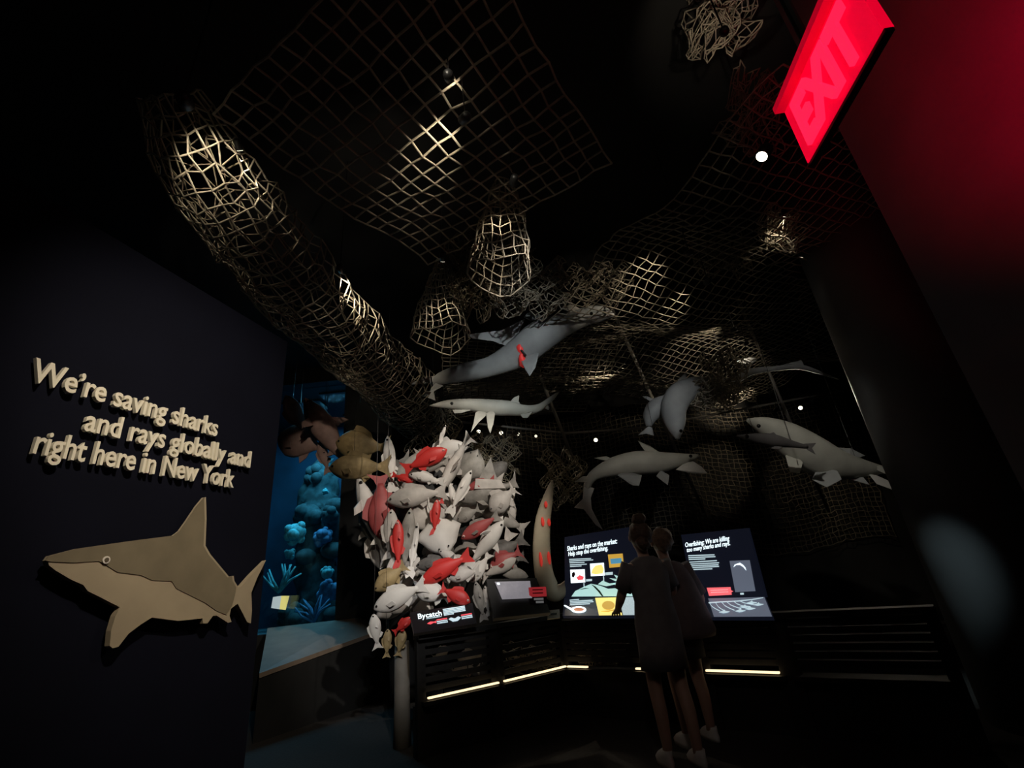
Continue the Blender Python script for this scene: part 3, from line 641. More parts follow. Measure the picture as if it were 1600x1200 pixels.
# ================================================================ SLATTED RAILING WITH SIGNS
def plan(px, Y): q = at(px, 1000, Y); return Vector((q.x, q.y, 0))
nodes = [plan(650, 4.9), plan(772, 5.35), plan(878, 5.9), plan(1012, 5.25), plan(1090, 4.95), plan(1222, 4.5), plan(1480, 3.85)]
M_slat = mat('slat_black', (.022, .021, .02), .65, .3, 12, spec=.15); M_led = mat('led_warm', (1, .85, .6), .4, emit=(1.0, .74, .42), es=1.7)
names = ['slatted railing under the small sign at the pile', 'slatted railing under the tilted monitor', 'slatted railing under the left lit display board', 'slatted railing behind the two visitors', 'slatted railing under the right lit display board', 'dark slatted railing running into the round pillar']
ledr = [[(.10, .98)], [(.05, .95)], [(.08, .32), (.86, .97)], [], [(.06, .90)], []]
for k in range(6):
    a, b_ = nodes[k], nodes[k + 1]; d = (b_ - a).normalized(); nrm = Vector((d.y, -d.x, 0))
    if nrm.dot(CAM - a) < 0: nrm = -nrm
    t = thing('slatted_railing', names[k], 'railing', (a + b_) / 2); zt = .93 if k < 2 else .86
    up = lambda z: Vector((0, 0, z))
    i0 = a + d * .03; i1 = b_ - d * .03
    for p in (a + d * .035, b_ - d * .035): G().bar(p, p + up(zt), .06, .08, d).out('post', M_slat, t)
    for z in np.linspace(.51, zt - .06, 6): G().bar(i0 + up(z) + nrm * .015, i1 + up(z) + nrm * .015, .03, .045).out('slat', M_slat, t)
    G().bar(a + up(zt), b_ + up(zt), .16, .04).out('top_board', M_slat, t)
    G().bar(a + up(.19) - nrm * .05, b_ + up(.19) - nrm * .05, .1, .38).out('plinth', M_black, t)
    G().bar(i0 + up(.41), i1 + up(.41), .2, .03).out('lower_shelf', M_slat, t)
    for l0, l1 in ledr[k]:
        q0, q1 = a + d * (b_ - a).length * l0, a + d * (b_ - a).length * l1
        G().bar(q0 + up(.445) + nrm * .06, q1 + up(.445) + nrm * .06, .03, .013).out('led_strip', M_led, t, label='glowing warm light strip')
# bycatch sign: sloped panel
M_panel = mat('panel_black', (.012, .012, .016), .4); M_wt = mat('lit_white', (.9, .95, 1), .5, emit=(.80, .95, 1), es=1.6)
M_wt2 = mat('lit_soft', (.7, .8, .85), .5, emit=(.55, .72, .78), es=.85); M_rt = mat('lit_red', (.9, .1, .1), .5, emit=(1, .10, .13), es=.9)
cK = conv((560, 840), 4.706)
def quadmap(P00, P10, P11, P01):
    def f(u, v, lift=0.0):
        p = P00.lerp(P10, u).lerp(P01.lerp(P11, u), v); n = (P10 - P00).cross(P01 - P00).normalized()
        if n.dot(CAM - P00) < 0: n = -n
        return p + n * lift
    return f
def slab(f, th, name, m, parent, label=None):
    g = G(); a = [f(0, 0), f(1, 0), f(1, 1), f(0, 1)]; n = f(0, 0, 1) - f(0, 0); return g.hexa([p - n * th for p in a] + a).out(name, m, parent, label=label)
def patch(f, poly, name, m, parent, lift=.004, th=.003, label=None):
    g = G(); n = f(.5, .5, 1) - f(.5, .5); g.plate([f(u, v, lift) for u, v in poly], n, th); return g.out(name, m, parent, label=label)
def rect(u0, v0, u1, v1): return [(u0, v0), (u1, v0), (u1, v1), (u0, v1)]
def textp(f, body, u0, v0, u1, v1, cap, m, parent, name='headline', lift=.004, off=0.01):
    A, B = f(u0, v0, lift), f(u1, v1, lift); upv = (f(.5, 1) - f(.5, 0)).normalized(); V, F = text_between(body, A, B, upv, cap, 0.0005, off, f(.5, .5, 1) - f(.5, .5)); return mesh(name, V, F, m, parent)
t = thing('sign_panel', 'tilted black sign reading Bycatch on the railing', 'sign', at(692, 985, 4.85))
f = quadmap(at(647, 990, 4.75), at(745, 974, 5.05), at(738, 942, 5.25), at(641, 957, 4.95)); slab(f, .03, 'panel', M_panel, t)
textp(f, 'Bycatch', .10, .62, .47, .62, .062, M_wt, t)
for k in range(5): patch(f, rect(.50, .86 - k * .07, .86 - (k == 4) * .2, .90 - k * .07), 'text_line', M_wt2, t)
patch(f, rect(.22, .555, .46, .575), 'underline', M_wt2, t)
patch(f, [(.22, .33), (.27, .40), (.33, .37), (.36, .40), (.36, .30), (.32, .33), (.27, .28)], 'fish_icon', M_rt, t, label='small red fish icon')
for k in range(3): patch(f, rect(.37, .41 - k * .08, .54, .45 - k * .08), 'text_line', M_rt if k == 0 else M_wt2, t)
patch(f, [(.56, .38), (.60, .44), (.66, .36), (.72, .44), (.76, .36), (.70, .24), (.62, .24)], 'shark_icon', M_wt2, t)
for k in range(3): patch(f, rect(.77, .45 - k * .08, .95, .49 - k * .08), 'text_line', M_rt if k == 0 else M_wt2, t)
# monitor
t = thing('monitor_stand', 'tilted black monitor with pale picture on the railing', 'monitor', at(800, 960, 5.4))
f = quadmap(at(772, 966, 5.2), at(860, 957, 5.45), at(838, 903, 5.62), at(760, 905, 5.45)); slab(f, .05, 'bezel', mat('bezel_grey', (.035, .035, .035), .4), t)
mon = mat('monitor_picture', (.4, .38, .42), .4, emit=(.5, .47, .52), es=.38, var=0.6, scale=9)
sc = patch(f, [(.19, .40), (.74, .38), (.82, .86), (.13, .87)], 'screen', mon, t, .03)
patch(f, [(.17, .78), (.21, .78), (.21, .83), (.16, .83)], 'screen_mark', M_wt, t, .036)
t = thing('label_card', 'red label card with grey lines at the monitor corner', 'sign', at(840, 925, 5.4))
f = quadmap(at(828, 944, 5.42), at(855, 943, 5.45), at(853, 917, 5.5), at(826, 918, 5.47)); slab(f, .02, 'card_back', M_panel, t)
patch(f, rect(0, .42, 1, 1), 'red_field', mat('card_red', (.5, .03, .04), .5, emit=(.6, .04, .05), es=.35), t)
for k in range(2): patch(f, rect(.2, .8 - k * .2, .8, .86 - k * .2), 'text_line', mat('card_text', (.25, .02, .03), .5), t, .007)
for k in range(2): patch(f, rect(.25 + .1 * k, .22 - k * .18, .8, .34 - k * .18), 'text_line', mat('card_grey', (.3, .3, .3), .5, emit=(.3, .3, .3), es=.3), t)
f = quadmap(at(856, 967, 5.5), at(875, 965, 5.55), at(874, 952, 5.6), at(856, 954, 5.55)); t = thing('metal_plate', 'small brushed metal plate right of the monitor', 'plate', f(.5, 0))
slab(f, .02, 'plate_body', M_steel, t); patch(f, rect(.25, .4, .75, .6), 'slot', M_black, t)

# lit display boards
cS = conv((860, 800), 4.2105)
def vplane(A, B):
    d = (B - A); d.z = 0; n = Vector((d.y, -d.x, 0)).normalized()
    if n.dot(CAM - A) < 0: n = -n
    def hit(px, py, sh=0.0):
        r = ray(px, py); return CAM + r * ((n.dot(A) + sh - n.dot(CAM)) / n.dot(r))
    return hit, n
M_bg = mat('board_navy', (.008, .009, .016), .35, emit=(.02, .025, .05), es=.2)
M_teal = mat('board_teal', (.5, .7, .68), .5, emit=(.50, .80, .76), es=.85, var=.3, scale=8); M_teald = mat('board_teal_line', (.05, .1, .1), .5)
M_yel = mat('board_yellow', (.9, .75, .2), .5, emit=(1, .80, .22), es=1.0); M_yel2 = mat('board_orange', (.8, .5, .1), .5, emit=(.95, .55, .08), es=.6)
M_blue = mat('board_blue', (.1, .35, .6), .5, emit=(.12, .42, .65), es=.6); M_greyb = mat('board_grey', (.15, .17, .22), .5, emit=(.13, .15, .2), es=.75)
M_speck = mat('board_speckle', (.45, .5, .52), .5, .6, 90, emit=(.45, .55, .58), es=.9); M_redb = mat('board_red', (.9, .15, .17), .5, emit=(1, .16, .18), es=.95)
def board(name, label, A, B, back, deck, sh):
    hit, n = vplane(A, B); t = thing(name, label, 'display board', (A + B) / 2 + Vector((0, 0, .8)))
    P = lambda q, lift=0.0: hit(*cS(q), 0.0) + n * lift
    D = lambda q, lift=0.0: hit(*cS(q), sh * min(max((q[1] - deck[0][1]) / (deck[2][1] - deck[0][1]), 0), 1)) + Vector((0, 0, 1)) * lift + n * lift
    G().plate([P(q, -.02) for q in back], n, .035).out('back_panel', M_bg, t)
    G().plate([D(q, -.012) for q in deck], (D(deck[1]) - D(deck[0])).cross(D(deck[3]) - D(deck[0])), .03).out('deck_panel', M_bg, t)
    def pp(poly, m, nm, lift=.004, label=None, on=P):
        pts = [on(q, lift) for q in poly]; nr = n if on is P else (D(deck[1]) - D(deck[0])).cross(D(deck[3]) - D(deck[0])); return G().plate(pts, nr, .003).out(nm, m, t, label=label)
    def tx(body, a, b_, capc, m=M_wt):
        a3, b3 = P(a, .004), P(b_, .004); c3 = P((a[0], a[1] - capc), .004); V, F = text_between(body, a3, b3, c3 - a3, (c3 - a3).length, .0005, .012, n); mesh('headline', V, F, m, t)
    return t, pp, tx, P, D
A1, B1 = plan(880, 5.95), plan(1008, 5.3)
t, pp, tx, P, D = board('display_board', 'left lit board about sharks and rays on the market', A1, B1, [(92,165),(545,95),(605,562),(95,567)], [(88,566),(604,560),(622,682),(78,684)], .28)
tx('Sharks and rays on the market:', (112, 256), (440, 206), 30); tx('Help stop the overfishing.', (120, 290), (380, 250), 28)
def para(pp, rows, m=M_wt2):
    for x0, y0, x1, y1, h in rows: pp([(x0, y0), (x1, y1), (x1, y1 + h), (x0, y0 + h)], m, 'text_line')
para(pp, [(125,309,268,303,6),(126,320,282,312,6),(128,331,225,328,6),(130,345,240,340,6),(131,356,205,352,6), (236,443,274,440,14),(362,398,411,394,18),(487,342,530,339,16)])
pp([(132,380),(226,376),(230,463),(137,468)], M_wt, 'picture_card', label='white picture card with a red emblem')
pp([(175,430),(195,415),(222,425),(218,445),(185,448)], M_rt, 'red_emblem', .008); pp([(145,400),(160,393),(166,410),(156,432),(144,425)], mat('board_maroon', (.2, .05, .06), .5), 'dark_emblem', .008)
pp([(262,340),(352,334),(358,418),(268,422)], M_wt, 'picture_card', label='white picture card with a yellow shape')
pp([(280,375),(300,352),(340,345),(354,375),(346,405),(300,410),(272,405)], M_yel, 'yellow_shape', .008)
pp([(380,280),(476,273),(484,358),(390,367)], M_yel2, 'picture_card', label='orange picture card with a blue box'); pp([(396,308),(468,302),(474,335),(402,342)], M_blue, 'blue_box', .008)
for x, y0, y1 in [(219, 468, 497), (348, 422, 455), (475, 362, 436)]: pp([(x, y0), (x + 5, y0), (x + 7, y1), (x + 2, y1)], M_wt2, 'card_stem')
pp([(140,556),(165,520),(215,495),(270,472),(330,485),(380,505),(450,500),(520,500),(552,525),(548,554)], M_teal, 'shark_heap', label='pale teal drawing of heaped sharks')
for poly in ([(315,475),(345,452),(390,470),(430,466),(420,478),(370,488)], [(390,435),(440,440),(420,412),(470,430),(545,420),(540,432),(480,445),(430,455)], [(410,470),(470,455),(540,448),(545,458),(500,470),(440,486)], [(470,495),(520,480),(545,490),(548,505),(500,505)]): pp(poly, M_teal, 'shark_drawing', .006)
for poly in ([(270,474),(300,490),(330,520),(352,554),(342,554),(318,524),(292,496)], [(470,518),(510,530),(545,528),(545,533),(508,536)], [(180,512),(230,500),(260,502),(230,506)]): pp(poly, M_teald, 'drawing_line', .009)
para_d = lambda rows: [pp([(a, b), (c, d), (c, d + h), (a, b + h)], M_wt2, 'text_line', .004, None, D) for a, b, c, d, h in rows]
para_d([(128,580,190,575,5),(130,590,280,580,5),(131,600,285,590,5),(132,610,262,603,5)])
ell = lambda cx, cy, rx, ry, n=14: [(cx + rx * math.cos(2 * math.pi * k / n), cy + ry * math.sin(2 * math.pi * k / n)) for k in range(n)]
pp(ell(188, 645, 50, 22) , M_wt, 'soup_bowl', .004, 'white soup bowl picture', D); pp(ell(190, 646, 34, 11), mat('board_soup', (.7, .25, .12), .5, emit=(.8, .3, .15), es=.6), 'soup', .008, None, D); pp([(90,618),(98,614),(150,640),(140,650)], M_wt, 'spoon', .004, None, D)
pp([(296,568),(446,564),(474,680),(322,682)], M_yel, 'yellow_picture', .004, 'bright yellow picture', D); pp(ell(385, 620, 42, 30), M_yel2, 'yellow_figure', .008, None, D); pp([(335,660),(380,655),(460,640),(462,645),(382,662)], M_yel2, 'figure_line', .008, None, D)
pp([(454,564),(596,561),(617,679),(480,680)], M_speck, 'speckled_picture', .004, 'pale speckled picture', D)
A2, B2 = plan(1062, 5.05), plan(1210, 4.45)
t, pp, tx, P, D = board('display_board', 'right lit board saying we are killing too many sharks', A2, B2, [(858,150),(1300,105),(1420,562),(940,568)], [(1000,568),(1414,561),(1464,692),(1000,694)], .25)
tx('Overfishing: We are killing', (888, 232), (1178, 186), 30); tx('too many sharks and rays.', (898, 264), (1184, 218), 28)
para(pp, [(908,284,1080,278,7),(910,297,1086,290,7),(912,309,1020,305,7),(914,327,1096,316,7),(916,340,1110,330,7),(918,352,1106,343,7),(920,364,1110,354,7),(922,376,1066,370,7)])
pp([(1030,498),(1186,494),(1194,544),(1046,552)], M_redb, 'red_box', label='glowing red text box'); para(pp, [(1055,512,1170,508,6),(1058,526,1172,522,6)], mat('board_pinkline', (1, .5, .5), .5, emit=(1, .45, .45), es=.9))
pp([(1186,514),(1204,521),(1188,530)], M_redb, 'arrow_tip')
pp([(1180,322),(1312,316),(1350,520),(1218,527)], M_greyb, 'grey_panel', label='tall grey panel with white curved shark')
pp([(1208,362),(1215,346),(1235,338),(1250,334),(1270,348),(1285,366),(1290,384),(1272,362),(1250,348),(1225,348)], M_wt, 'shark_drawing', .008)
pp([(1250,532),(1272,531),(1274,543),(1251,544)], M_wt2, 'small_label')
pp([(1040,572),(1410,563),(1460,690),(1078,692)], M_greyb, 'grey_picture', .004, 'grey picture of a fishing longline', D)
pts = [(1045,600),(1130,594),(1230,590),(1330,580),(1405,568)]
for q, r_ in zip(pts, pts[1:]): pp([q, r_, (r_[0], r_[1] + 5), (q[0], q[1] + 6)], M_wt2, 'longline', .008, None, D)
for x0, y0, x1, y1 in [(1050,602,1120,655),(1090,600,1165,662),(1130,596,1215,650),(1165,595,1260,640),(1210,592,1300,630),(1250,590,1370,618)]:
    for k in range(4):
        u0, u1 = k / 4, (k + 1) / 4; fx = lambda u: (x0 + (x1 - x0) * u, y0 + (y1 - y0) * u ** .6)
        a, b_ = fx(u0), fx(u1); pp([a, b_, (b_[0], b_[1] + 4), (a[0], a[1] + 4)], M_wt2, 'branch_line', .008, None, D)
for x, y in [(1150,662),(1255,655),(1285,628),(1330,602),(1375,614),(1320,640)]: pp([(x - 36, y + 4), (x - 10, y - 4), (x, y - 12), (x + 8, y - 3), (x + 34, y), (x + 10, y + 8), (x - 8, y + 10)], M_wt2, 'hooked_fish', .009, None, D)

# ================================================================ VISITORS
def skin_body(name, verts, edges, radii, root, m, parent, T):
    me = bpy.data.meshes.new(name); me.from_pydata([tuple(T(Vector(v)) - parent.location) for v in verts], edges, []); me.update()
    o = bpy.data.objects.new(name, me); COL.objects.link(o)
    md = o.modifiers.new('skin', 'SKIN'); md.use_smooth_shade = True; md.branch_smoothing = .4
    sv = me.skin_vertices[0].data
    for i, r in enumerate(radii): sv[i].radius = (r, r) if not isinstance(r, tuple) else r; sv[i].use_root = (i == root)
    sb = o.modifiers.new('sub', 'SUBSURF'); sb.levels = 2; sb.render_levels = 2
    bpy.context.view_layer.update(); ev = o.evaluated_get(bpy.context.evaluated_depsgraph_get()); m2 = bpy.data.meshes.new_from_object(ev)
    bpy.data.objects.remove(o); m2.materials.clear(); m2.materials.append(m); m2.polygons.foreach_set('use_smooth', [True] * len(m2.polygons))
    o2 = bpy.data.objects.new(name, m2); COL.objects.link(o2); o2.parent = parent; return o2
def rings(T, R, n=20):
    V = []; F = []
    for (cx, cy, z, rx, ry) in R: V += [T(Vector((cx + rx * math.cos(2 * math.pi * j / n), cy + ry * math.sin(2 * math.pi * j / n), z))) for j in range(n)]
    for i in range(len(R) - 1):
        for j in range(n): F.append([i * n + j, i * n + (j + 1) % n, (i + 1) * n + (j + 1) % n, (i + 1) * n + j])
    F += [list(range(n))[::-1], [(len(R) - 1) * n + j for j in range(n)]]; return V, F
def person(label, foot, head, headY, sc, skin, build):
    base = atz(*foot, 0.0); hd = at(*head, headY); t = thing('person', label, 'person', base)
    dx, dy, hz = hd.x - base.x, hd.y - base.y, hd.z
    yaw = build.get('yaw', 0); cy_, sy_ = math.cos(yaw), math.sin(yaw)
    def T(v):
        k = v.z / 1.56; s = hz / 1.56; x, y = v.x * sc, v.y * sc
        return base + Vector((x * cy_ - y * sy_ + dx * k ** 1.3, x * sy_ + y * cy_ + dy * k ** 1.6, v.z * s))
    V = []; R = []; Ed = []
    def add(p, r, par=None):
        V.append(p); R.append(r)
        if par is not None: Ed.append((par, len(V) - 1))
        return len(V) - 1
    pel = add((0, 0, .92), (.135, .10)); sp = add((0, .0, 1.08), (.115, .085), pel); ch = add((0, .01, 1.26), (.14, .09), sp)
    nb = add((0, .02, 1.40), .055, ch); nk = add((0, .045, 1.46), .048, nb); hd_ = add((0, .06, 1.53), .082, nk); hm = add((0, .055, 1.60), .088, hd_); cr_ = add((0, .045, 1.66), .062, hm)
    add((0, .155, 1.55), .014, hd_)
    for s in (-1, 1):
        st = build['legs'][0 if s < 0 else 1]
        hp = add((s * .085, 0, .84), .082, pel); kn = add((s * .09 + st[0] * .5, .03 + st[1] * .5, .48), .056, hp); cf = add((s * .09 + st[0] * .75, st[1] * .75 - .015, .32), .052, kn)
        an = add((s * .085 + st[0], st[1] - .02, .085), .036, cf); add((s * .10 + st[0], st[1] + .11, .035), .034, an)
        A = build['arms'][0 if s < 0 else 1]
        sh = add((s * .155, .01, 1.35), .052, ch); el = add(A[0], .04, sh); wr = add(A[1], .027, el); pm = add(A[2], .03, wr)
        a, b_ = Vector(A[1]), Vector(A[2]); d = (b_ - a).normalized(); sd = d.cross(Vector((0, 0, 1))).normalized(); nn = sd.cross(d)
        for k, ln in enumerate((.062, .072, .068, .052)):
            o_ = b_ + sd * ((k - 1.5) * .021) + d * .03; m1 = o_ + d * ln * .5 - nn * .004; m2_ = m1 + d * ln * .5 - nn * .02
            i = add(tuple(m1), .009, pm); add(tuple(m2_), .0075, i)
        th1 = b_ - sd * s * .035 + d * .01; i = add(tuple(th1), .011, pm); add(tuple(th1 + d * .035 - sd * s * .012), .009, i)
    skin_body('body', V, Ed, R, 0, skin, t, T)
    for s in (-1, 1):
        G().ball(T(Vector((s * .032, .124, 1.595))), .011, None, None, 8, 6).out('eye', M_eye, t, True)
        G().ball(T(Vector((s * .09, .05, 1.575))), .012, .022, .03, 8, 6).out('ear', skin, t, True)
    for nm, mm, RR in build['clothes']:
        v, F = rings(T, RR); mesh(nm, v, F, mm, t, True)
    for s in (-1, 1):
        A = build['arms'][0 if s < 0 else 1]; p, e_ = Vector((s * .14, .01, 1.365)), Vector(A[0])
        G().tube([T(p), T(p.lerp(e_, .4)), T(p.lerp(e_, build.get('sleeve', .75)))], [.075 * sc, .07 * sc, .07 * sc], 12).out('sleeve', build['top'], t, True)
        st = build['legs'][0 if s < 0 else 1]; c = Vector((s * .095 + st[0], st[1] + .03, 0))
        g = G(); v, F = rings(T, [(c.x, c.y + .02, .0, .045, .135), (c.x, c.y + .02, .03, .048, .135), (c.x, c.y, .065, .042, .10), (c.x, c.y - .04, .10, .038, .055)], 14); mesh('shoe', v, F, build['shoe'], t, True)
    for kind, c, r in build['hair']:
        g = G(); C0 = T(Vector(c)); g.ball(C0, r[0], r[1], r[2], 14, 10)
        for v in g.V: v += (v - C0) * .08 * math.sin(v.x * 90 + v.z * 70)
        g.out(kind, build['hairm'], t, True)
    return t
M_skin = mat('skin', (.42, .26, .19), .55, .1, 8); M_dress = mat('dress_grey', (.16, .15, .15), .85, .25, 10, bump=.3); M_top = mat('top_mauve', (.17, .13, .13), .85, .25, 9, bump=.3)
M_short = mat('shorts_dark', (.02, .02, .025), .9, .3, 20); M_hair1 = mat('hair_brown', (.10, .06, .035), .6, .4, 40, bump=.5); M_hair2 = mat('hair_light', (.2, .13, .08), .6, .4, 40, bump=.5); M_shoe = mat('shoe_white', (.6, .58, .55), .6, .1, 20)
person('person with hair in a bun wearing a long grey dress', (1066, 1196), (1003, 842), 4.35, 1.0, M_skin, dict(yaw=.15, legs=[(0, .02), (.02, -.06)],
    arms=[((-.24, .10, 1.10), (-.20, .33, 1.02), (-.19, .40, 1.0)), ((.23, .08, 1.10), (.14, .30, 1.02), (.12, .37, 1.0))], top=M_dress, shoe=M_shoe, hairm=M_hair1,
    clothes=[('dress', M_dress, [(0, 0, .60, .185, .15), (0, 0, .75, .18, .15), (0, 0, .92, .178, .145), (0, 0, 1.08, .152, .125), (0, .01, 1.22, .172, .13), (0, .01, 1.32, .178, .115), (0, .015, 1.385, .13, .09), (0, .02, 1.415, .075, .07)])],
    hair=[('hair', (0, .015, 1.60), (.102, .105, .115)), ('hair_bun', (-.01, -.03, 1.725), (.062, .062, .055)), ('hair_lock', (-.02, -.05, 1.52), (.06, .05, .06))]))
person('person leaning in with loose mauve top, dark shorts and white shoes', (1094, 1162), (1037, 850), 4.5, 1.0, M_skin, dict(yaw=.2, legs=[(-.03, -.02), (.04, .03)],
    arms=[((-.2, .16, 1.12), (-.12, .30, 1.0), (-.11, .37, .98)), ((.26, .0, 1.08), (.25, .10, .84), (.245, .13, .77))], top=M_top, shoe=M_shoe, hairm=M_hair2, sleeve=.9,
    clothes=[('shorts', M_short, [(0, 0, .62, .19, .13), (0, 0, .75, .185, .14), (0, 0, .95, .165, .13)]),
             ('loose_top', M_top, [(.05, -.02, .78, .25, .19), (.05, -.02, .82, .262, .20), (.04, -.02, .95, .245, .19), (.03, -.01, 1.1, .215, .17), (.01, 0, 1.25, .195, .145), (0, .01, 1.34, .175, .115), (0, .015, 1.39, .125, .09), (0, .02, 1.41, .07, .065)])],
    hair=[('hair', (0, .02, 1.60), (.10, .10, .108))]))

# ================================================================ FISHING NETS
CZ = 4.2
CANS = []
def canopy(x0, x1, y0, y1, ang, cell, ph, amp, dz=0.0):
    cxx, cyy = (x0 + x1) / 2, (y0 + y1) / 2; w_, h_ = x1 - x0, y1 - y0; ca, sa = math.cos(ang), math.sin(ang)
    def zf(u, v): return CZ + dz + amp * math.sin(1.9 * u + ph) * math.cos(1.5 * v + ph * 2) + amp * .6 * math.sin(3.1 * v + 1.3 * u + ph) - amp * math.cos(2 * math.pi * v / 1.6)
    def zxy(x, y): a, b = x - cxx, y - cyy; return zf(a * ca + b * sa, -a * sa + b * ca)
    CANS.append(zxy); nu, nv = int(w_ / cell), int(h_ / cell); P = np.zeros((nu, nv, 3))
    for i in range(nu):
        for j in range(nv):
            u, v = (i / (nu - 1) - .5) * w_, (j / (nv - 1) - .5) * h_
            P[i, j] = (cxx + u * ca - v * sa, cyy + u * sa + v * ca, zf(u, v))
    return P
def onnet(k, px, py, drop=0.0):
    z = CZ
    for _ in range(12):
        p = atz(px, py, z); z = CANS[k](p.x, p.y) - drop
    return atz(px, py, z)
make_net('fishing_net', canopy(.5, 5.9, 3.0, 8.4, .45, .105, .4, .07), .0075, M_rope, 'wide rope net canopy slung above the right-hand sharks', avoid=(cx, cy, cr + .06))
make_net('fishing_net', canopy(-1.35, .55, 1.4, 3.4, -.55, .115, 1.7, .05), .0085, M_rope, 'coarse rope net overhead at top centre')
make_net('fishing_net', canopy(-1.1, 1.6, 5.6, 8.6, .15, .11, 2.4, .07, .15), .0075, M_rope, 'rope net above the largest shark')
# long swag along the text wall
def swag(path, rad, a0, a1, cell, ph=0.0, lump=.05):
    C0 = catmull([(*at(*p[:2], p[2]), r) for p, r in zip(path, rad)], 40); C0 = np.array(C0)
    d = np.r_[0, np.cumsum(np.linalg.norm(np.diff(C0[:, :3], axis=0), axis=1))]; n = int(d[-1] / cell); s = np.linspace(0, d[-1], n)
    Q = np.stack([np.interp(s, d, C0[:, k]) for k in range(4)], 1); T = np.gradient(Q[:, :3], axis=0); T /= np.linalg.norm(T, axis=1, keepdims=True)
    A = np.cross(T, [0, 0, 1.0]); A /= np.linalg.norm(A, axis=1, keepdims=True); B = np.cross(A, T)
    m_ = int(np.mean(rad) * abs(a1 - a0) / cell); th = np.linspace(a0, a1, m_)
    P = np.zeros((n, m_, 3))
    for j, a in enumerate(th):
        rr = Q[:, 3] * (1 + lump * np.sin(3 * a + s * 2.3 + ph) + lump * np.sin(s * 5 + a + ph))
        P[:, j] = Q[:, :3] + A * (rr * math.sin(a + .25 * math.sin(1))) [:, None] - B * (rr * math.cos(a))[:, None]
    return P
path = [(268, 150, 2.15), (330, 270, 2.6), (430, 400, 3.4), (540, 520, 4.7), (620, 600, 6.0), (650, 650, 7.0)]
make_net('fishing_net', swag(path, [.22, .38, .44, .50, .50, .40], -1.6, 1.6, .095), .0075, M_rope, 'long rolled rope net running above the text wall to the pile', jit=.014)
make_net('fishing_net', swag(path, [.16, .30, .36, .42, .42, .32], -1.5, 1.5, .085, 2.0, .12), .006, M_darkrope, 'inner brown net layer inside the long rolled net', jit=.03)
# hanging cones
def cone(top, bot, Y, r0, r1, rows, cols, twist=0.0, lump=.08):
    A, B = at(*top, Y), at(*bot, Y); P = np.zeros((rows, cols + 1, 3)); X = Vector((1, 0, 0)); Yv = Vector((0, 1, .0))
    for i in range(rows):
        k = i / (rows - 1); c = A.lerp(B, k); r = r0 + (r1 - r0) * k ** .8
        for j in range(cols + 1):
            a = 2 * math.pi * j / cols + twist * k; q = r * (1 + lump * math.sin(3 * a + 5 * k))
            P[i, j] = c + X * (q * math.cos(a)) + Yv * (q * math.sin(a)) - Vector((0, 0, .12 * k * (1 - abs(math.cos(a)))))
    return P
make_net('fishing_net', cone((785, 292), (782, 420), 3.3, .10, .27, 11, 18, .3), .0075, M_rope, 'net bag hanging at upper centre, lit from its top')
make_net('fishing_net', cone((690, 408), (690, 520), 4.3, .05, .30, 12, 20, .5), .0075, M_rope, 'small cone of net hanging left of the centre bundle')
def crumple(c, Y, sx, sy, n, m_, seed, depth=.25):
    r = np.random.default_rng(seed); C0 = at(*c, Y); s = pxscale(C0); P = np.zeros((n, m_, 3)); ph = r.uniform(0, 6, 8)
    for i in range(n):
        for j in range(m_):
            u, v = i / (n - 1) - .5, j / (m_ - 1) - .5
            q = C0 + RT * (u * sx * s) + UP * (v * sy * s * (1 - .3 * abs(u)))
            q = q + FW * (depth * (.5 * math.sin(9 * u + ph[0]) * math.cos(7 * v + ph[1]) + .3 * math.sin(17 * u + 5 * v + ph[2]))) + RT * (.08 * math.sin(13 * v + ph[3])) + UP * (.08 * math.sin(15 * u + ph[4]))
            P[i, j] = q
    return P
for k, (c, Y, sx, sy, n, m_, lab) in enumerate([((770, 425), 4.3, 130, 90, 30, 20, 'crumpled brown net heap above the largest shark'), ((830, 450), 4.7, 110, 80, 26, 18, 'crumpled net fold right of the brown heap'),
        ((745, 430), 4.1, 70, 130, 18, 30, 'bunched net rope falling left of the brown heap'), ((935, 445), 5.4, 90, 60, 22, 16, 'bunched net end touching the pale wide shark head'),
        ((1135, 585), 5.5, 62, 80, 16, 20, 'tangled net wrapped round the long-tailed shark'), ((1118, 615), 5.6, 60, 42, 16, 12, 'loose net lying under the long-tailed shark body'),
        ((680, 665), 6.6, 70, 110, 14, 22, 'dim net hanging behind the pile top'), ((770, 712), 6.7, 70, 70, 22, 22, 'net draped over the right shoulder of the pile'), ((880, 745), 6.9, 60, 80, 20, 24, 'pale net gathered behind the tall cream tail'),
        ((1125, 25), 2.35, 80, 90, 18, 20, 'net bundle lit by a lamp at the top right'), ((1175, 180), 2.7, 60, 120, 12, 24, 'dark net bundle above the brightest lamp'), ((1220, 360), 3.9, 40, 60, 10, 14, 'small net knot below the brightest lamp'), ((1130,400), 4.3, 90, 50, 18, 10, 'faint brown net end left of the small net knot')]):
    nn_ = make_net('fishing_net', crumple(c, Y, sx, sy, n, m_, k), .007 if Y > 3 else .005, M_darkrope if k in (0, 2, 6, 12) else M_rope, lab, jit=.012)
    cc = at(*c, Y); G().tube([cc, Vector((cc.x, cc.y, 5.4))], .003, 5).out('hanging_cord', M_metal, nn_)
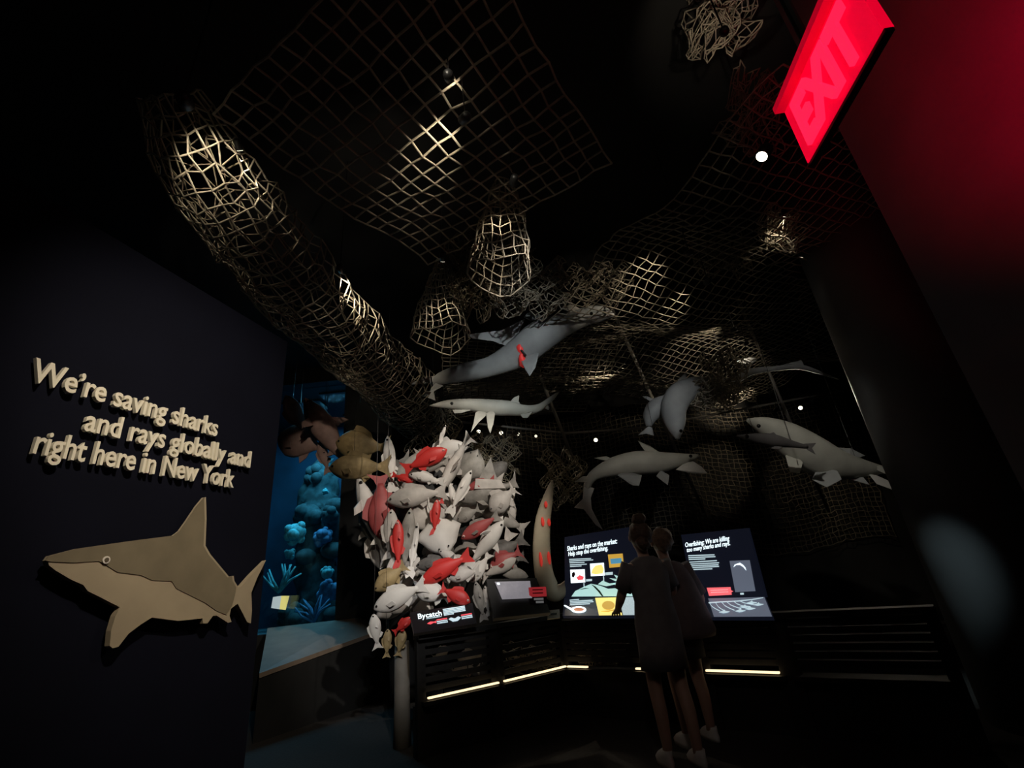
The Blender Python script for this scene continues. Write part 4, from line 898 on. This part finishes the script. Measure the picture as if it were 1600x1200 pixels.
# net curtain on the back wall, and nets in the display base
n, m_ = 72, 33; P = np.zeros((n, m_, 3))
for i in range(n):
    for j in range(m_):
        x = -.2 + 7.0 * i / (n - 1); z = 4.4 - 2.85 * j / (m_ - 1); P[i, j] = (x, 9.47 + .05 * math.sin(x * 3 + z), z - .12 * math.sin(x * 1.7) - .05 * (x - 3) )
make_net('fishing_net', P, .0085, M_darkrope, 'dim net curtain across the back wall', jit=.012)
for c, Y, lab in [((835, 1030), 5.95, 'crumpled net behind the slats under the monitor'), ((935, 1025), 5.9, 'crumpled net behind the slats under the left board')]:
    make_net('fishing_net', crumple(c, Y, 80, 26, 24, 9, 50 + c[0], .1), .006, M_rope, lab, jit=.01)

# ================================================================ POLES AND RAIL
for a, b_, lab in [((955, 480, 6.9), (1100, 800, 8.8), 'thin grey pole rising behind the pale shark and its drooping tail'), ((838, 572, 6.9), (912, 760, 8.8), 'thin grey pole below the largest shark'), ((1145, 450, 6.9), (1295, 800, 8.8), 'thin grey pole behind the big right-hand shark')]:
    g = G(); A, B = at(*a), at(*b_); g.tube([A, A.lerp(B, .5), B], .028, 10); tag(g.out('support_pole', M_pipe, None, True), lab, 'pole')
g = G(); g.tube([at(690, 656, 8.0), at(884, 677, 8.0), at(1000, 669, 8.0), at(1346, 605, 8.0)], .02, 8); tag(g.out('lighting_rail', M_pipe, None, True), 'thin grey lighting rail crossing behind the sharks', 'rail')

# ================================================================ LAMPS
k = 0
for px, py, aim, pw, lens in [(748, 673, (760, 900, 5.5), 25, M_lens), (783, 675, (770, 720, 6.8), 16, M_lens), (810, 677, (880, 745, 6.9), 14, M_lensdim), (837, 680, (800, 800, 6), 6, M_lensdim), (930, 686, (940, 760, 5.6), 8, M_lens),
        (1208, 642, (1140, 720, 9.2), 10, M_lens), (1248, 636, (1290, 660, 4.8), 30, M_lens), (1265, 632, (1250, 740, 9.2), 5, M_lens), (1290, 630, (1350, 780, 9.2), 8, M_lens)]:
    lab = ['brightest rail lamp over the pile', 'second rail lamp over the pile', 'third rail lamp from the pile', 'fourth rail lamp from the pile', 'single rail lamp at mid rail', 'lone rail lamp left of the right cluster', 'brightest lamp of the right rail cluster', 'middle lamp of the right rail cluster', 'rightmost lamp on the rail'][k]
    spot('spotlight', at(px, py, 8.0) - Vector((0, .04, .03)), at(*aim), pw, 45, lab, hang=False, r=.04 if lens is M_lens else .03, lens=lens); k += 1
def netlamp(k, px, py, tpx, tpy, pw, cone, lab, drop=.28, **kw):
    spot('spotlight', onnet(k, px, py, drop), onnet(k, tpx, tpy), pw, cone, lab, r=.03, ln=.09, blend=.8, **kw)
netlamp(0, 1072, 398, 1000, 440, 22, 44, 'small net lamp nearest above the wide canopy')
netlamp(0, 1102, 443, 1055, 480, 12, 36, 'second net lamp along the right canopy')
netlamp(0, 1145, 516, 1075, 555, 24, 40, 'third net lamp along the right canopy')
netlamp(0, 1165, 538, 1135, 575, 12, 50, 'net lamp by the tangled long-tailed shark')
netlamp(2, 978, 568, 915, 600, 26, 42, 'net lamp right of the largest shark', .32)
netlamp(0, 1202, 614, 1140, 632, 34, 42, 'net lamp just above the lighting rail', .32)
netlamp(1, 722, 188, 684, 222, 14, 50, 'net lamp at top centre', .25)
netlamp(1, 702, 122, 708, 140, 3, 40, 'dim net lamp highest at top centre', .2)
spot('spotlight', at(800, 290, 2.75), at(782, 345, 3.05), 8, 40, 'net lamp over the hanging net bag', r=.03, ln=.09)
spot('spotlight', at(692, 408, 3.6), at(690, 480, 4.0), 10, 46, 'net lamp over the small net cone', r=.03, ln=.09)
spot('spotlight', at(292, 165, 1.8), at(345, 285, 2.55), 17, 46, 'lamp at the upper end of the long rolled net', r=.04, ln=.1)
spot('spotlight', at(534, 425, 3.5), at(580, 525, 4.7), 28, 46, 'lamp midway along the long rolled net', r=.03, ln=.09)
spot('spotlight', at(375, 236, 2.4), at(440, 450, 3.2), 10, 50, 'dim lamp beside the long rolled net', r=.025, ln=.08, lens=M_lensdim)
spot('spotlight', at(1131, 48, 1.95), at(1118, 22, 2.35), 4, 70, 'lamp inside the top right net bundle', r=.03, ln=.06)
spot('spotlight', at(1190, 245, 2.7), (-.6, 2.6, .8), 20, 50, 'brightest lamp, shining toward the viewer below the exit sign', r=.05, ln=.12, lens=mat('lamp_lens_hot', (1, .95, .8), .3, emit=(1, .9, .7), es=5))
spot('spotlight', at(1224, 338, 3.7), at(1215, 375, 3.9), 2, 80, 'small lamp over the net knot', r=.025, ln=.06)
spot('spotlight', at(1252, 402, 4.25), at(1240, 430, 4.4), 1, 80, 'faint lamp right of the net knot', r=.02, ln=.06, lens=M_lensdim)
spot('unseen_lamp', (.2, .9, 4.2), (3.30, 4.28, .92), 560, 9.5, 'added unseen cool lamp above the viewer aimed at the round pillar', blend=1.0, r=.04, col=(.72, .95, 1.0))  # added out of view to throw the pale glow on the pillar
# unseen lamps added over the viewer, each narrowed to its exhibit
spot('unseen_lamp', (1.45, 1.3, 4.3), at(690, 790, 5.7), 720, 30, 'unseen lamp above the viewer aimed at the fish pile', blend=.6, lrad=.05, col=(1, .91, .8))
spot('unseen_lamp', (.4, .4, 4.0), at(650, 950, 5.3), 330, 18, 'added unseen lamp above the viewer aimed at the pile foot', blend=.8, lrad=.05, col=(.92, .95, 1))
spot('unseen_lamp', (-.2, .4, 4.0), at(510, 700, 6.1), 260, 11, 'added unseen lamp above the viewer aimed at the mauve fish', blend=.8, lrad=.05)
spot('unseen_lamp', (.1, .5, 3.8), onwall(350, 740), 330, 50, 'track lamp above the viewer aimed at the lettering', blend=1.0, lrad=.04)
for P_, T_, pw, cn, lab, c_ in [((1.4, .3, 3.6), at(805, 540, 5.2), 400, 17, 'largest shark', (.9, .97, 1)), ((-.6, .3, 3.9), at(905, 500, 5.0), 260, 8, 'head of the largest shark', (1, .9, .72)),
        ((1.2, .2, 3.5), at(780, 645, 5.7), 300, 16, 'slim pale shark', (.92, 1, .98)), ((1.5, .2, 3.9), at(1055, 630, 5.5), 230, 12, 'down-hanging shark', (.95, .98, 1)), ((1.0, .3, 3.9), at(1230, 580, 6.2), 130, 10, 'long thin tail', (1, .95, .88)),
        ((.6, .2, 4.0), at(1000, 735, 5.6), 150, 16, 'pale shark facing right', (1, .95, .84)), ((.6, .9, 4.2), at(1265, 700, 5.0), 230, 18, 'big right shark', (1, .95, .84)), ((.2, .3, 4.0), at(860, 840, 5.9), 160, 9, 'tall cream tail', (1, .9, .7))]:
    spot('unseen_lamp', P_, T_, pw, cn, 'track lamp above the viewer aimed at the ' + lab, blend=1.0, lrad=.05, col=c_)  # narrow fill lamps added out of view for the sharks and cream tail
spot('unseen_lamp', (.2, .1, 4.2), at(1060, 1000, 4.5), 42, 26, 'added unseen lamp above the viewer aimed at the visitors', blend=1.0, lrad=.1, col=(1, .85, .78))  # weak fill added out of view to lift the dark visitors
